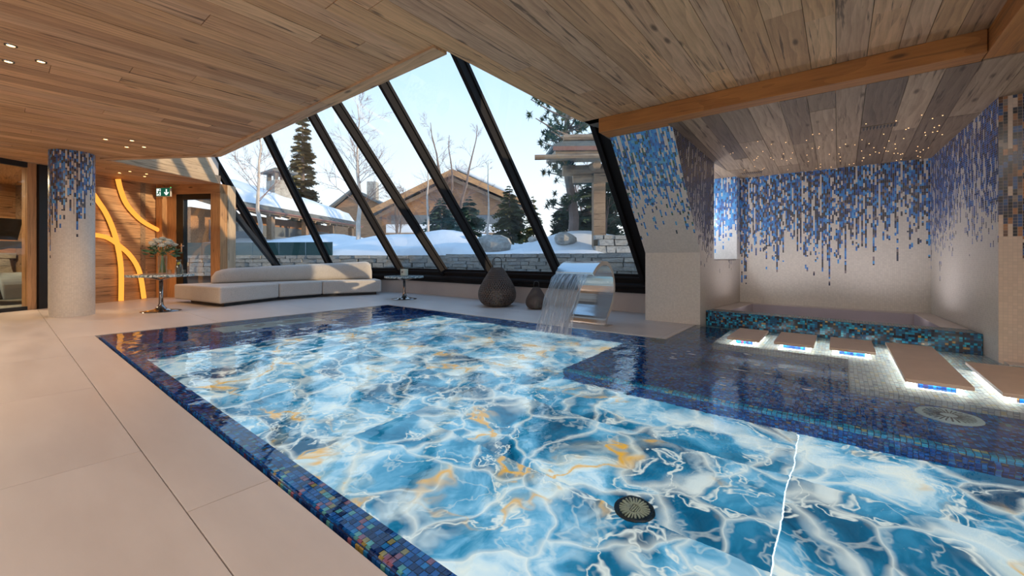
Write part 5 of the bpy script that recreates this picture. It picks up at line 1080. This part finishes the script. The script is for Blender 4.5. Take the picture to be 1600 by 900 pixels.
def conifer(x, y, z, h, r, label, mat, dens_=1.0, name='conifer', group=None, top=0.0, droop=0.3):
    t = thing(name, label, 'tree', (x, y, z), 0, group)
    m = MB(); m.tube([(0, 0, -0.4), (0, 0, h * 0.5), (0, 0, h * 0.97)], [0.022 * h, 0.014 * h, 0.003 * h], 7); m.build('trunk', M['bark'], t)
    m = MB(); nw_ = int(20 * dens_) + 4
    for k in range(nw_):
        f = (k + random.uniform(0, .7)) / nw_; zz = h * (0.07 + 0.92 * f); R = r * ((1 - f) ** 0.75 * (1 - top) + top * math.sin(math.pi * min(1, f * 1.05))) * random.uniform(.8, 1.12) + 0.02 * h
        nb = max(5, int(11 * (1 - f * 0.5)))
        for j in range(nb):
            a = random.uniform(0, 6.28); d = V((math.cos(a), math.sin(a), 0)); sd = V((-math.sin(a), math.cos(a), 0)); Rb = R * random.uniform(.75, 1.1)
            for q in range(6):
                g0 = 0.12 + 0.8 * q / 6; c = V((0, 0, zz)) + d * Rb * g0 - V((0, 0, droop * Rb * g0 * g0)); s2 = (0.30 * R * (1.1 - 0.65 * g0) + 0.012 * h)
                for u_ in (-1, 1):
                    e1 = c + sd * u_ * s2 * random.uniform(.7, 1.2) + d * s2 * random.uniform(.4, 1.0) + V((0, 0, random.uniform(-.35, .15) * s2)); e2 = c + d * s2 * 0.9 + V((0, 0, random.uniform(-.1, .3) * s2))
                    m.face([c, e1, e2])
                m.face([c + V((0, 0, .10 * s2)), c + sd * .3 * s2 - V((0, 0, .6 * s2)), c + d * .6 * s2 - V((0, 0, .3 * s2))])
    m.build('foliage', M[mat], t); return t
bare_tree(-16.6, 5.95, 1.6, 4.6, 1.5, 'tall bare birch in front of the left chalet roof', nb=18)
bare_tree(-17.4, 10.4, 1.8, 6.3, 2.0, 'tallest bare birch between the chalet and the gabled house', nb=26)
bare_tree(-14.1, 11.75, 1.9, 3.7, 0.8, 'thin pale birch before the left half of the gabled house', nb=14, lev=1)
bare_tree(-10.7, 11.9, 1.7, 3.0, 0.7, 'thin white birch before the right half of the gabled house', nb=14, lev=1)
bare_tree(-17.2, 16.2, 1.8, 6.6, 1.6, 'many stemmed bare tree standing before the gable peak', 'bark', 12, 2, 4)
bare_tree(-21.5, 15.5, 1.8, 3.4, 1.3, 'bushy bare shrub at the left foot of the gabled house', 'bark', 12, 2, 4)
bare_tree(-10.9, 20.5, 1.8, 5.0, 1.8, 'bare brown bush tree left of the pavilion roof', 'bark', 14, 2, 3)
bare_tree(-6.3, 13.0, 1.6, 1.5, 0.7, 'low leafless shrub in the snow left of the pavilion post', 'bark', 6, 1, 4)
conifer(-46.0, 20.8, 0.5, 17.0, 2.1, 'tall narrow sunlit spruce rising behind the left chalet', 'spruce', 1.8, 'spruce')
conifer(-15.2, 13.5, 1.6, 2.4, 1.15, 'dark round pine left of the many stemmed bare tree', 'needle3', .7, top=.3)
conifer(-13.0, 13.2, 1.6, 2.2, 1.0, 'bluish pine just right of the many stemmed bare tree', 'needle3', .7, top=.3)
conifer(-12.6, 15.6, 1.6, 3.0, 1.2, 'olive sunlit pine behind the thin white birch', 'needle2', .8, top=.3)
conifer(-10.6, 14.8, 1.6, 2.2, 0.55, 'slim young pine right of the olive pine', 'needle2', .6)
conifer(-9.9, 16.5, 1.6, 2.5, 1.1, 'dark pine behind the fifth window bar', 'needle', .7, top=.3)
conifer(-8.9, 17.5, 1.6, 4.2, 1.7, 'broad dark pine left of the pavilion post', 'needle', .9, top=.3)
conifer(-3.9, 14.6, 1.4, 4.4, 1.7, 'dark pine behind the stone wall of the pavilion', 'needle', .9, top=.3)
# big pine behind the pavilion roof: trunk and tufted limbs
bp_ = thing('big_pine', 'big pine with a bare trunk rising behind the pavilion roof', 'tree', (-7.55, 12.75, 1.3))
m = MB(); tp_ = [V((0.15 * math.sin(k * .8), 0.1 * math.sin(k), k * 0.75 - .4)) for k in range(8)]; m.tube(tp_, [0.22 * (1 - .09 * k) for k in range(8)], 9); m.build('trunk', M['bark'], bp_)
m = MB(); fo_ = MB()
for k in range(44):
    z = random.uniform(1.0, 5.3); a = random.uniform(0, 6.28); l = random.uniform(0.6, 1.6) * (1 if z > 3 else 0.65)
    if z < 2.2 and k % 2: continue
    p = V((0, 0, z)); d = V((math.cos(a), math.sin(a), random.uniform(-.1, .5))); q = p + d * l; m.tube([p, p + d * l * .5 + V((0, 0, -.05)), q], [.045, .03, .015], 5)
    for s_ in range(7):
        c = p + d * l * random.uniform(.45, 1.05) + V((random.uniform(-.3, .3), random.uniform(-.3, .3), random.uniform(-.1, .25)))
        for w_ in range(26):
            v1 = V((random.gauss(0, 1), random.gauss(0, 1), random.gauss(0.3, 1))).normalized(); v2 = v1.orthogonal().normalized() * 0.022; e_ = c + v1 * random.uniform(.12, .22); fo_.face([c - v2, c + v2, e_])
m.build('limbs', M['bark'], bp_); fo_.build('needles', M['needle'], bp_)
random.seed(33)
for k in range(16):
    px = -44 + k * 3.3 + random.uniform(-1, 1); py = 46 + random.uniform(-6, 10) + k * 1.2
    conifer(px, py, 0.8, random.uniform(3.2, 5.2), random.uniform(1.6, 2.4), 'dark conifer in the far row closing the snow garden', 'needle', .45, group='conifers of the far row', top=.3)
